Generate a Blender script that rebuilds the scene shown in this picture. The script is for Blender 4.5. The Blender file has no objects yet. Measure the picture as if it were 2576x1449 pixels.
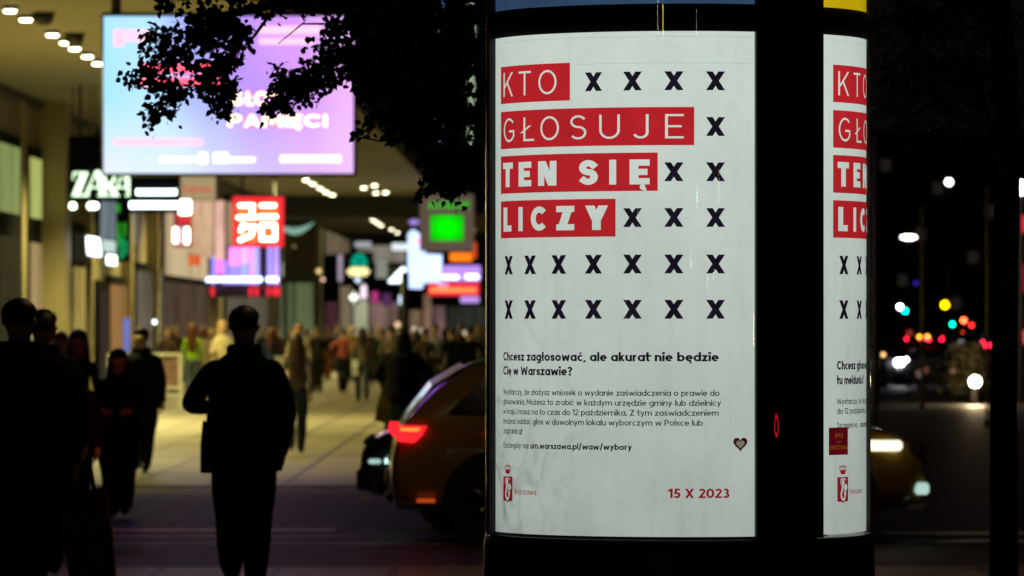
import bpy, bmesh, math, random
from mathutils import Vector, Matrix
from mathutils import noise as NZ
random.seed(7)
R = math.radians
PI = math.pi
C = bpy.context.scene.collection
S = bpy.context.scene

# ------------------------------------------------------------------ camera, world, exposure
F = 13660.0            # focal length in units of a 2576-px wide frame
EYE, HOR, MX = 1.65, 825.0, 1288.0
cd = bpy.data.cameras.new('camera'); cam = bpy.data.objects.new('camera', cd); C.objects.link(cam)
cam.location = (0, 0, EYE); cam.rotation_euler = (R(90), 0, 0)
cd.sensor_width = 36; cd.lens = 36 * F / 2576; cd.shift_y = (HOR - 724.5) / 2576
cd.clip_start = 0.5; cd.clip_end = 3000
cd.dof.use_dof = True; cd.dof.focus_distance = 19.45; cd.dof.aperture_fstop = 6.8; cd.dof.aperture_blades = 7
S.camera = cam
S.view_settings.view_transform = 'Standard'; S.view_settings.look = 'None'
S.view_settings.exposure = 0; S.view_settings.gamma = 1
S.cycles.use_denoising = True
S.cycles.max_bounces = 6; S.cycles.diffuse_bounces = 2; S.cycles.glossy_bounces = 3; S.cycles.transparent_max_bounces = 10
S.cycles.sample_clamp_indirect = 4; S.cycles.caustics_reflective = False; S.cycles.caustics_refractive = False
W = bpy.data.worlds.new('World'); S.world = W; W.use_nodes = True
bg = W.node_tree.nodes['Background']; bg.inputs[0].default_value = (0.9, 0.62, 0.68, 1); bg.inputs[1].default_value = 0.0026

def P(px, py, d):
    """world point seen at pixel (px,py) of the 2576-px frame at distance d"""
    return Vector(((px - MX) * d / F, d, EYE + (HOR - py) * d / F))
def gd(py):            # distance of the ground seen at row py
    return EYE * F / (py - HOR)
SL = 122 / F
def ST(L, d, z): return Vector((L + SL * d, d, z))

# ------------------------------------------------------------------ materials
MC = {}
def mat(name, col=(.5, .5, .5), rough=.6, metal=0, em=None, es=1.0, var=.15, scale=8, bump=0.0, coat=0.0, spec=.5):
    if name in MC: return MC[name]
    m = bpy.data.materials.new(name); m.use_nodes = True; nt = m.node_tree; b = nt.nodes['Principled BSDF']
    b.inputs['Roughness'].default_value = rough; b.inputs['Metallic'].default_value = metal
    b.inputs['Specular IOR Level'].default_value = spec
    if coat: b.inputs['Coat Weight'].default_value = coat; b.inputs['Coat Roughness'].default_value = .06
    tc = nt.nodes.new('ShaderNodeTexCoord'); n = nt.nodes.new('ShaderNodeTexNoise')
    n.inputs['Scale'].default_value = scale; n.inputs['Detail'].default_value = 4
    nt.links.new(tc.outputs['Object'], n.inputs['Vector'])
    r = nt.nodes.new('ShaderNodeValToRGB')
    r.color_ramp.elements[0].position = .3; r.color_ramp.elements[1].position = .7
    r.color_ramp.elements[0].color = tuple(c * (1 - var) for c in col) + (1,)
    r.color_ramp.elements[1].color = tuple(min(1, c * (1 + var)) for c in col) + (1,)
    nt.links.new(n.outputs['Fac'], r.inputs['Fac']); nt.links.new(r.outputs['Color'], b.inputs['Base Color'])
    if bump:
        bp = nt.nodes.new('ShaderNodeBump'); bp.inputs['Strength'].default_value = bump; bp.inputs['Distance'].default_value = .02
        nt.links.new(n.outputs['Fac'], bp.inputs['Height']); nt.links.new(bp.outputs['Normal'], b.inputs['Normal'])
    if em:
        b.inputs['Emission Color'].default_value = tuple(em) + (1,); b.inputs['Emission Strength'].default_value = es
    MC[name] = m
    return m
def glow(name, em, es=1.0, var=.12, scale=3, stretch=None):
    """light-giving sheet: lamp, lit sign face, lit window; slightly uneven"""
    if name in MC: return MC[name]
    m = bpy.data.materials.new(name); m.use_nodes = True; nt = m.node_tree; nt.nodes.clear()
    out = nt.nodes.new('ShaderNodeOutputMaterial'); e = nt.nodes.new('ShaderNodeEmission')
    tc = nt.nodes.new('ShaderNodeTexCoord'); mp = nt.nodes.new('ShaderNodeMapping')
    if stretch: mp.inputs['Scale'].default_value = stretch
    n = nt.nodes.new('ShaderNodeTexNoise'); n.inputs['Scale'].default_value = scale; n.inputs['Detail'].default_value = 3
    r = nt.nodes.new('ShaderNodeValToRGB')
    r.color_ramp.elements[0].position = .35; r.color_ramp.elements[1].position = .65
    r.color_ramp.elements[0].color = tuple(c * (1 - var) for c in em) + (1,)
    r.color_ramp.elements[1].color = tuple(c * (1 + var) for c in em) + (1,)
    nt.links.new(tc.outputs['Object'], mp.inputs[0]); nt.links.new(mp.outputs[0], n.inputs['Vector'])
    nt.links.new(n.outputs['Fac'], r.inputs['Fac']); nt.links.new(r.outputs['Color'], e.inputs['Color'])
    e.inputs['Strength'].default_value = es
    nt.links.new(e.outputs[0], out.inputs[0]); MC[name] = m
    return m
def nodes_of(m): return m.node_tree.nodes, m.node_tree.links

# ------------------------------------------------------------------ objects
def tag(o, label=None, cat=None, group=None, kind=None):
    if label: o['label'] = label
    if cat: o['category'] = cat
    if group: o['group'] = group
    if kind: o['kind'] = kind
    return o
def thing(name, label, cat, loc=(0, 0, 0), rz=0, group=None):
    o = bpy.data.objects.new(name, None); C.objects.link(o); o.location = loc; o.rotation_euler.z = rz
    o.empty_display_size = .2
    return tag(o, label, cat, group)
def mk(name, v, f, m, parent=None, smooth=False, loc=None, kind=None):
    me = bpy.data.meshes.new(name); me.from_pydata([tuple(q) for q in v], [], f); me.update()
    if isinstance(m, (list, tuple)):
        for q in m: me.materials.append(q)
    else: me.materials.append(m)
    if smooth: me.shade_smooth()
    o = bpy.data.objects.new(name, me); C.objects.link(o)
    if parent: o.parent = parent
    if loc: o.location = loc
    if kind: o['kind'] = kind
    return o
class G:
    """collects plain geometry for one mesh"""
    def __init__(s): s.v = []; s.f = []
    def add(s, v, f):
        n = len(s.v); s.v += [tuple(q) for q in v]; s.f += [tuple(i + n for i in q) for q in f]; return s
    def box(s, x0, x1, y0, y1, z0, z1, b=0.0):
        if b <= 0:
            v = [(x, y, z) for x in (x0, x1) for y in (y0, y1) for z in (z0, z1)]
            return s.add(v, [(0, 1, 3, 2), (4, 6, 7, 5), (0, 4, 5, 1), (2, 3, 7, 6), (0, 2, 6, 4), (1, 5, 7, 3)])
        bm = bmesh.new(); bmesh.ops.create_cube(bm, size=1)
        for q in bm.verts:
            q.co = Vector((x0 + (q.co.x + .5) * (x1 - x0), y0 + (q.co.y + .5) * (y1 - y0), z0 + (q.co.z + .5) * (z1 - z0)))
        bmesh.ops.bevel(bm, geom=bm.edges[:], offset=b, segments=2, affect='EDGES')
        v = [tuple(q.co) for q in bm.verts]; f = [tuple(w.index for w in q.verts) for q in bm.faces]; bm.free()
        return s.add(v, f)
    def tube(s, pts, rad, n=8, caps=True):
        pts = [Vector(p) for p in pts]; rr = rad if isinstance(rad, (list, tuple)) else [rad] * len(pts)
        v = []; f = []
        for i, p in enumerate(pts):
            t = (pts[min(i + 1, len(pts) - 1)] - pts[max(i - 1, 0)]).normalized()
            a = t.orthogonal().normalized() if abs(t.z) < .9 else Vector((1, 0, 0)); a = (a - t * a.dot(t)).normalized(); b = t.cross(a)
            for k in range(n):
                an = 2 * PI * k / n; v.append(p + (a * math.cos(an) + b * math.sin(an)) * rr[i])
        for i in range(len(pts) - 1):
            for k in range(n):
                f.append((i * n + k, i * n + (k + 1) % n, (i + 1) * n + (k + 1) % n, (i + 1) * n + k))
        if caps: f.append(tuple(range(n))[::-1]); f.append(tuple(range(len(v) - n, len(v))))
        return s.add(v, f)
    def lathe(s, prof, n=24, c=(0, 0)):
        v = []; f = []
        for r_, z in prof:
            for k in range(n): a = 2 * PI * k / n; v.append((c[0] + r_ * math.cos(a), c[1] + r_ * math.sin(a), z))
        for i in range(len(prof) - 1):
            for k in range(n): f.append((i * n + k, i * n + (k + 1) % n, (i + 1) * n + (k + 1) % n, (i + 1) * n + k))
        f.append(tuple(range(n))[::-1]); f.append(tuple(range(len(v) - n, len(v))))
        return s.add(v, f)
    def prism(s, poly, y0, y1):
        """poly in (x,z), extruded along y"""
        n = len(poly); v = [(x, y0, z) for x, z in poly] + [(x, y1, z) for x, z in poly]
        f = [tuple(range(n)), tuple(range(2 * n - 1, n - 1, -1))] + [(i, i + n, (i + 1) % n + n, (i + 1) % n) for i in range(n)]
        return s.add(v, f)
    def ball(s, c, rx, ry, rz, n=12, m=8):
        v = []; f = []
        for i in range(m + 1):
            t = PI * i / m
            for k in range(n):
                a = 2 * PI * k / n; v.append((c[0] + rx * math.sin(t) * math.cos(a), c[1] + ry * math.sin(t) * math.sin(a), c[2] + rz * math.cos(t)))
        for i in range(m):
            for k in range(n): f.append((i * n + k, (i + 1) * n + k, (i + 1) * n + (k + 1) % n, i * n + (k + 1) % n))
        return s.add(v, f)
    def map(s, fn): s.v = [tuple(fn(*q)) for q in s.v]; return s
    def mk(s, name, m, parent=None, smooth=False, loc=None, kind=None): return mk(name, s.v, s.f, m, parent, smooth, loc, kind)
def kids(o): return [c for c in bpy.data.objects if c.parent == o]
def copy_tree(o, parent=None):
    c = o.copy(); C.objects.link(c); c.parent = parent
    for ch in list(o.children): copy_tree(ch, c)
    return c

# ------------------------------------------------------------------ lettering: one stroke alphabet, any weight
XH = .72
def glyph(c, w):
    o = w / 2; h = w * .58; T = 1 - o; B = o; xt = XH - o
    L = lambda *p: ('L', p)
    A = lambda cx, cy, rx, ry, a, b: ('A', cx, cy, rx, ry, a, b)
    D = lambda x0, y0, x1, y1, k=1.0: ('D', x0, y0, x1, y1, w * k)
    def bowl(W_): return A(W_ / 2, XH / 2, (W_ - w) / 2, (XH - w) / 2, 0, 360)
    def acute(x, y): return ('D', x - .05, y, x + .09, y + .2, w * .9)
    def dot(x, y): q = max(w * .6, .07); return ('P', [(x - q, y - q), (x + q, y - q), (x + q, y + q), (x - q, y + q)])
    def ogon(x): return ('A', x + .06, -.10, .09, .09, 100, 285, min(w, .13))
    def scurve(W_, H_):
        m_ = H_ * .515; t_, b_ = H_ - o, o; cu, ru, cl, rl = (t_ + m_) / 2, (t_ - m_) / 2, (m_ + b_) / 2, (m_ - b_) / 2; rx = W_ / 2 - o
        return ('L', [(W_ / 2 + rx * .96 * math.cos(R(a)), cu + ru * math.sin(R(a))) for a in range(35, 271, 18)][:-0 or None] + [(W_ / 2 + rx * math.cos(R(a)), cl + rl * math.sin(R(a))) for a in range(78, -146, -18)])
    base = {'ą': 'a', 'ć': 'c', 'ę': 'e', 'ł': 'l', 'ó': 'o', 'ś': 's', 'ź': 'z', 'ż': 'z', 'Ł': 'L', 'Ę': 'E', 'Ż': 'Z'}
    if c in base:
        W_, g = glyph(base[c], w); g = list(g)
        if c in 'ćóśź': g.append(acute(W_ / 2, XH + .08))
        if c == 'ż': g.append(dot(W_ / 2, XH + .17))
        if c == 'Ż': g.append(dot(W_ / 2, 1.15))
        if c in 'ąęĘ': g.append(ogon(W_ * .68))
        if c == 'ł': W_ += .1; g = [L((W_ / 2, B), (W_ / 2, 1.04 - o)), ('D', .0 + o * .3, .38, W_ - o * .3, .64, w * 1.5)]
        if c == 'Ł': g = [L((.12 + o, T), (.12 + o, B), (W_ + .1 - o, B)), ('D', .0 + h * .3, .34, .42, .64, w * 1.35)]; W_ += .1
        return W_, g
    U = {
     'K': (.6, [L((o, B), (o, T)), D(o + .02, .36, .6 - h, 1, 1.15), D(.24, .5, .6 - h, 0, 1.1) if 0 else D(.6 - h, 0, .22 + w * .3, .60, 1.1)]),
     'T': (.62, [L((o, T), (.62 - o, T)), L((.31, B), (.31, T))]),
     'O': (.84, [A(.42, .5, .42 - o, .5 - o, 0, 360)]),
     'G': (.78, [A(.42, .5, .42 - o, .5 - o, 42, 335), L((.46, .45), (.78 - o, .45), (.78 - o, .26))]),
     'L': (.5, [L((o, T), (o, B), (.5 - o, B))]),
     'S': (.64, [scurve(.64, 1)]),
     'U': (.72, [L((o, T), (o, .36)), A(.36, .36, .36 - o, .36 - o, 180, 360), L((.72 - o, .36), (.72 - o, T))]),
     'J': (.5, [L((.5 - o, T), (.5 - o, .25)), A(.25, .25, .25 - o, .25 - o, 360, 200)]),
     'E': (.56, [L((.56 - o, T), (o, T), (o, B), (.56 - o, B)), L((o, .5), (.5 - o, .5))]),
     'N': (.72, [L((o, B), (o, T)), L((.72 - o, B), (.72 - o, T)), D(.72 - h * 1.1, 0, h * 1.1, 1, 1.2)]),
     'I': (w, [L((o, B), (o, T))]),
     'C': (.76, [A(.42, .5, .42 - o, .5 - o, 42, 318)]),
     'Z': (.62, [L((o, T), (.62 - o, T)), L((o, B), (.62 - o, B)), D(h * 1.2, 0, .62 - h * 1.2, 1, 1.2)]),
     'Y': (.68, [D(.34, .4, h, 1, 1.1), D(.34, .4, .68 - h, 1, 1.1), L((.34, B), (.34, .45))]),
     'X': (.74, [D(w * .55, 0, .74 - w * .55, 1, 1.1), D(.74 - w * .55, 0, w * .55, 1, 1.1)]),
     'R': (.6, [L((o, B), (o, T)), L((o, T), (.32, T)), A(.32, .72, .28 - o, .28 - o, 90, -90), L((o, .44), (.32, .44)), D(.6 - h, 0, .34, .46, 1.1)]),
     'P': (.6, [L((o, B), (o, T)), L((o, T), (.32, T)), A(.32, .70, .28 - o, .3 - o, 90, -90), L((o, .4 + o), (.32, .4 + o))]),
     'M': (.86, [L((o, B), (o, T)), L((.86 - o, B), (.86 - o, T)), D(.43, .25, h, 1), D(.43, .25, .86 - h, 1)]),
     'W': (1.06, [D(.28, 0, h, 1), D(.28, 0, .53, .85), D(.78, 0, .53, .85), D(.78, 0, 1.06 - h, 1)]),
     'A': (.76, [D(h, 0, .38, 1), D(.76 - h, 0, .38, 1), L((.2, .3), (.56, .3))]),
     'D': (.7, [L((o, B), (o, T), (.3, T)), L((o, B), (.3, B)), A(.3, .5, .4 - o, .5 - o, 90, -90)]),
     '0': (.66, [A(.33, .5, .33 - o, .5 - o, 0, 360)]),
     '1': (.34, [L((.34 - o, B), (.34 - o, T)), L((.34 - o, T), (o * .6, T - .1))]),
     '2': (.58, [A(.29, .7, .28 - o, .3 - o, 165, -25), D(h * 1.3, .0 + w * .5, .53 - o, .62, 1.15), L((o, B), (.58 - o, B))]),
     '3': (.58, [A(.28, .74, .25 - o, .26 - o, 150, -90), A(.28, .28, .3 - o, .28 - o, 90, -150)]),
     '5': (.58, [L((.54 - o, T), (.12 + o, T), (.08 + o, .52)), A(.29, .32, .29 - o, .32 - o, 125, -150)]),
     '8': (.6, [A(.3, .75, .24 - o, .25 - o, 0, 360), A(.3, .27, .3 - o, .27 - o, 0, 360)]),
     '?': (.5, [A(.25, .74, .25 - o, .26 - o, 170, -90), L((.25, .5), (.25, .42)), dot(.25, o + .01)]),
     '!': (w, [L((o, .34), (o, T)), dot(o, o + .01)]),
     '.': (w * 1.2, [dot(w * .6, max(w * .6, .07))]),
     ',': (w * 1.2, [D(w * .2, -.14, w * .8, .1, 1.1)]),
     ':': (w * 1.2, [dot(w * .6, max(w * .6, .07)), dot(w * .6, .52)]),
     '/': (.46, [D(h, -.12, .46 - h, 1.1)]),
     '=': (.5, [L((o, .62), (.5 - o, .62)), L((o, .32), (.5 - o, .32))]),
     'a': (.62, [bowl(.62), L((.62 - o, B), (.62 - o, xt))]),
     'b': (.62, [bowl(.62), L((o, B), (o, 1.04 - o))]),
     'd': (.62, [bowl(.62), L((.62 - o, B), (.62 - o, 1.04 - o))]),
     'p': (.62, [bowl(.62), L((o, -.26 + o), (o, xt))]),
     'g': (.62, [bowl(.62), L((.62 - o, xt), (.62 - o, 0)), A(.31, -.02, .31 - o, .26 - o, 0, -140)]),
     'o': (.62, [bowl(.62)]),
     'c': (.54, [A(.31, XH / 2, .31 - o, XH / 2 - o, 48, 312)]),
     'e': (.6, [A(.3, XH / 2, .3 - o, XH / 2 - o, 0, 318), L((o, XH / 2), (.6 - o, XH / 2))]),
     'h': (.56, [L((o, B), (o, 1.04 - o)), A(.28, XH - .28, .28 - o, .28 - o, 180, 0), L((.56 - o, B), (.56 - o, XH - .28))]),
     'n': (.56, [L((o, B), (o, xt)), A(.28, XH - .28, .28 - o, .28 - o, 180, 0), L((.56 - o, B), (.56 - o, XH - .28))]),
     'm': (.92, [L((o, B), (o, xt)), A(.23 + o / 2, XH - .25, .23 - o / 2, .25 - o, 180, 0), L((.46, B), (.46, XH - .25)), A(.69 - o / 2, XH - .25, .23 - o / 2, .25 - o, 180, 0), L((.92 - o, B), (.92 - o, XH - .25))]),
     'u': (.56, [L((.56 - o, B), (.56 - o, xt)), A(.28, .28, .28 - o, .28 - o, 180, 360), L((o, xt), (o, .28))]),
     'r': (.36, [L((o, B), (o, xt)), A(.28, XH - .27, .28 - o, .27 - o, 180, 75)]),
     's': (.48, [scurve(.48, XH)]),
     't': (.38, [L((.15, .16), (.15, .94)), A(.28, .16 + .0, .13, .16 - o, 180, 290), L((o * .6, xt), (.36, xt))]),
     'i': (w, [L((o, B), (o, xt)), dot(o, .93)]),
     'j': (w + .06, [L((.06 + o, 0), (.06 + o, xt)), A(-.05, -.02, .11 + o, .24 - o, 0, -80), dot(.06 + o, .93)]),
     'l': (w, [L((o, B), (o, 1.04 - o))]),
     'k': (.52, [L((o, B), (o, 1.04 - o)), D(o, .24, .52 - h, XH, 1.1), D(.52 - h, 0, .22, .42, 1.1)]),
     'w': (.86, [D(.23, 0, h, XH), D(.23, 0, .43, XH * .9), D(.63, 0, .43, XH * .9), D(.63, 0, .86 - h, XH)]),
     'y': (.56, [D(.29, 0, h, XH), D(.16, -.27, .56 - h, XH)]),
     'z': (.5, [L((o, xt), (.5 - o, xt)), L((o, B), (.5 - o, B)), D(h * 1.2, 0, .5 - h * 1.2, XH, 1.15)]),
     'x': (.54, [D(h, 0, .54 - h, XH), D(.54 - h, 0, h, XH)]),
     ' ': (.26, []),
    }
    return U.get(c, U[' '])
def ribbon(pts, w, closed=False, cap=True):
    """polygon strip of width w along pts -> quads"""
    pts = [Vector((p[0], p[1])) for p in pts]; fine = [pts[0]]
    for a, b in zip(pts, pts[1:]):
        k = max(1, math.ceil((b - a).length / .1)) if .07 < w < .5 else 1
        fine += [a.lerp(b, (i + 1) / k) for i in range(k)]
    pts = fine; n = len(pts); v = []; f = []
    if not closed and cap:
        pts[0] = pts[0] - (pts[1] - pts[0]).normalized() * w / 2
        pts[-1] = pts[-1] + (pts[-1] - pts[-2]).normalized() * w / 2
    for i in range(n):
        a = pts[(i - 1) % n] if (closed or i > 0) else None; b = pts[(i + 1) % n] if (closed or i < n - 1) else None
        d0 = (pts[i] - a).normalized() if a is not None else None; d1 = (b - pts[i]).normalized() if b is not None else None
        if d0 is None: d0 = d1
        if d1 is None: d1 = d0
        t = (d0 + d1); t = t.normalized() if t.length > 1e-6 else d1
        nn = Vector((-t.y, t.x)); k = 1 / max(.4, nn.dot(Vector((-d0.y, d0.x))))
        v += [pts[i] + nn * w / 2 * k, pts[i] - nn * w / 2 * k]
    m = n if closed else n - 1
    for i in range(m): j = (i + 1) % n; f.append((2 * i, 2 * i + 1, 2 * j + 1, 2 * j))
    return v, f
def glyph_geo(c, w):
    W_, st = glyph(c, w); out = []
    for s in st:
        if s[0] == 'L': out.append(ribbon(s[1], w))
        elif s[0] == 'A':
            _, cx, cy, rx, ry, a, b = s[:7]; w_ = s[7] if len(s) > 7 else w; full = abs(b - a) >= 360; k = max(8, int(abs(b - a) / 14))
            pts = [(cx + rx * math.cos(R(a + (b - a) * i / k)), cy + ry * math.sin(R(a + (b - a) * i / k))) for i in range(k if full else k + 1)]
            out.append(ribbon(pts, w_, full, False))
        elif s[0] == 'D':
            _, x0, y0, x1, y1, ww = s; hh = ww / 2
            n = 5; v = []; f = []
            for i in range(n + 1):
                t = i / n; x = x0 + (x1 - x0) * t; y = y0 + (y1 - y0) * t; v += [Vector((x - hh, y)), Vector((x + hh, y))]
            for i in range(n): f.append((2 * i, 2 * i + 1, 2 * i + 3, 2 * i + 2))
            out.append((v, f))
        elif s[0] == 'P':
            v = [Vector(p) for p in s[1]]; out.append((v, [tuple(range(len(v)))]))
    return W_, out
def text_geo(txt, w, track=.09):
    """2D geometry of a line at cap height 1; returns width, verts, faces"""
    x = 0; V = []; Fc = []
    for c in txt:
        W_, gs = glyph_geo(c, w)
        for v, f in gs:
            n = len(V); V += [(p.x + x, p.y) for p in v]; Fc += [tuple(i + n for i in q) for q in f]
        x += W_ + track
    return x - track, V, Fc
def flat_text(txt, w, x0, x1, z0, h, y, track=.09):
    """planar lettering in the xz plane facing -y"""
    Wd, V, Fc = text_geo(txt, w, track); sx = (x1 - x0) / Wd
    g = G(); g.add([(x0 + a * sx, y, z0 + b * h) for a, b in V], Fc); return g

# ================================================================== SETTING
def ground_mat(nm='paving slabs', col=(.23, .20, .16), sz=.8, rg=.42):
    m = mat(nm, col, rg, var=.3, scale=.6, bump=.05)
    N, K = nodes_of(m)
    b = N['Principled BSDF']; tc = [n for n in N if n.type == 'TEX_COORD'][0]; ramp = [n for n in N if n.type == 'VALTORGB'][0]
    br = N.new('ShaderNodeTexBrick'); br.inputs['Scale'].default_value = 1.0; br.inputs['Brick Width'].default_value = sz
    br.inputs['Row Height'].default_value = sz * (1 if sz > .5 else 2.2); br.inputs['Mortar Size'].default_value = .03; br.offset = 0
    br.inputs['Color1'].default_value = (1, 1, 1, 1); br.inputs['Color2'].default_value = (.82, .8, .78, 1); br.inputs['Mortar'].default_value = (.16, .15, .14, 1)
    mx = N.new('ShaderNodeMix'); mx.data_type = 'RGBA'; mx.blend_type = 'MULTIPLY'; mx.inputs[0].default_value = 1
    K.new(tc.outputs['Object'], br.inputs['Vector']); K.new(ramp.outputs['Color'], mx.inputs[6]); K.new(br.outputs['Color'], mx.inputs[7])
    K.new(mx.outputs[2], b.inputs['Base Color'])
    return m
PAVE = ground_mat()
ASPH = mat('asphalt', (.05, .042, .044), .55, var=.3, scale=5, bump=.15); SETT = ground_mat('dark paving setts', (.055, .040, .042), .32, .55)
KERB = mat('kerb granite', (.3, .28, .26), .5, var=.2, scale=4)
PAINT = mat('road paint', (.62, .6, .57), .45, var=.25, scale=3)
g = G(); g.add([(-900, -120, -.14), (900, -120, -.14), (900, 2200, -.14), (-900, 2200, -.14)], [(0, 1, 2, 3)])
gr = g.mk('ground', mat('far ground', (.05, .048, .045), .7, scale=.4)); gr['kind'] = 'structure'
RZ = -.012
R0, R1 = 37.6, 56.6       # the carriageway crossing the picture
g = G().box(-400, 400, -100, R0 - .18, -.12, 0); o = g.mk('pavement', PAVE); o['kind'] = 'structure'
g = G().box(-400, 400, R0, R1, -.13, RZ); road = g.mk('road', SETT); road['kind'] = 'structure'
g = G().box(-400, 3.6, R1 + .18, 900, -.14, 0); plaza = g.mk('plaza_pavement', PAVE); plaza['kind'] = 'structure'
g = G().box(3.8, 60, R1, 900, -.13, RZ - .002); rd2 = g.mk('avenue', ASPH); rd2['kind'] = 'structure'
for y in (R0 - .18, R1):
    for i in range(-40, 4 if y > 50 else 12):
        q = G().box(i * 1.0 + .01, i * 1.0 + .99, y + .01, y + .17, -.12, .004, .012).mk('kerb_stone', KERB, plaza if y > 50 else o)
# zebra stripes lie along the traffic direction; people walk across them
for x0, x1, y, w_ in ((-3.35, -1.45, 44.3, .55), (-3.6, -1.2, 43.1, .22), (-3.6, -.4, 41.7, .2), (3.0, 4.35, 43.6, .6), (3.0, 4.4, 42.1, .45)):
    G().box(x0, x1, y, y + w_, RZ + .001, RZ + .005).mk('road_marking', PAINT, road)

# ================================================================== ADVERTISING COLUMN
CX, CY, CR, PR = (1707 - MX) * 20 / F, 20.0, .71, .69
def ang(px, r=PR):
    lo, hi = R(-95), R(95)
    for _ in range(50):
        a = (lo + hi) / 2; x = MX + F * (CX + r * math.sin(a)) / (CY - r * math.cos(a))
        if x < px: lo = a
        else: hi = a
    return (lo + hi) / 2
def pz(px, py, r=PR):
    a = ang(px, r); return EYE + (HOR - py) * (CY - r * math.cos(a)) / F
def cyl(r, a, z): return (r * math.sin(a), -r * math.cos(a), z)
BLACK = mat('black enamel', (.006, .006, .007), .28, var=.3, scale=3, coat=.3)
BLACKM = mat('black inner band', (.005, .005, .005), .6, var=.3, scale=5)
def arc_shell(g, r0, r1, a0, a1, z0, z1):
    n = max(3, int(abs(a1 - a0) / R(1.5)))
    an = [a0 + (a1 - a0) * i / n for i in range(n + 1)]
    def strip(p, q):            # its own vertices, so that curved faces shade cleanly
        v = []; f = []
        for a in an: v += [cyl(p[0], a, p[1]), cyl(q[0], a, q[1])]
        for i in range(n): f.append((2 * i, 2 * i + 2, 2 * i + 3, 2 * i + 1))
        g.add(v, f)
    strip((r1, z0), (r1, z1)); strip((r1, z1), (r0, z1)); strip((r0, z1), (r0, z0)); strip((r0, z0), (r1, z0))
    g.add([cyl(r0, a0, z0), cyl(r1, a0, z0), cyl(r1, a0, z1), cyl(r0, a0, z1)], [(3, 2, 1, 0)]); g.add([cyl(r0, a1, z0), cyl(r1, a1, z0), cyl(r1, a1, z1), cyl(r0, a1, z1)], [(0, 1, 2, 3)])
    return g
ZT, ZB = pz(1707, 78), pz(1707, 1351)
ZHB = pz(1707, 9)                         # underside of the header panels
col = thing('advertising_column', 'round black illuminated advertising column at the kerb with curved glass fronts', 'advertising column', (CX, CY, 0))
G().lathe([(.76, 0), (.76, .1), (.73, .14), (.72, ZB - .05), (.712, ZB - .012), (.60, ZB - .01)], 64).mk('base', BLACK, col, True)
G().lathe([(.55, ZB - .02), (.55, 4.3)], 40).mk('core', BLACKM, col, True)
g = G(); arc_shell(g, .66, .698, -PI, PI, ZT, ZHB); g.mk('band', BLACKM, col, True)
G().lathe([(.60, 3.45), (.80, 3.46), (.82, 3.52), (.80, 3.6), (.55, 3.85), (.2, 4.0), (.04, 4.05), (.03, 4.3)], 64).mk('roof', BLACK, col, True)
A1 = (ang(1247), ang(1898)); A2 = (ang(2070), ang(2070) + A1[1] - A1[0]); A3 = (A2[1] + R(26), A1[0] + 2 * PI - R(26))
E_ = (ang(1247), ang(1898), ang(2070, .7155))
for a0, a1 in ((E_[1], E_[2]), (A2[1], A3[0]), (A3[1], E_[0] + 2 * PI)):
    g = G(); arc_shell(g, .62, .712, a0 + .002, a1 - .002, ZB - .01, 3.46); g.mk('pillar', mat('black pillar glass', (.004, .004, .004), .012, var=.2), col, True)
    for e in (a0, a1):                   # thin edge profile that catches light
        g = G(); arc_shell(g, .70, .7155, e - .006, e + .006, ZB - .01, 3.45); g.mk('edge_strip', mat('edge strip metal', (.03, .03, .03), .3, .6), col, True)
for a_ in (-1.2, -.55, -.22, .35, 1.0, 1.35):
    g = G(); g.ball(cyl(.715, a_, ZB - .075), .006, .006, .006, 8, 6); g.mk('bolt', mat('bolt steel', (.5, .5, .5), .25, 1), col, True)
g = G(); arc_shell(g, .708, .7165, -PI, PI, ZB - .16, ZB - .154); g.mk('seam_ring', mat('seam metal', (.04, .04, .04), .35, .8), col, True)
# header panels (lit, blue and yellow)
for (a0, a1), c, s_, lb in (((A1[0] - .02, A1[1] + .02), (.028, .062, .125), 1.0, 'dim blue lit header panel'), ((A2[0] - .03, A2[1]), (.60, .42, .004), 1.0, 'yellow lit header panel'), (A3, (.5, .5, .5), .6, 'white header panel')):
    g = G(); arc_shell(g, .665, .69, a0, a1, ZHB, 3.42)
    hp = g.mk('header_panel', glow('header ' + lb, c, s_, .12, 4), col, True); hp['label'] = lb
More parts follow.
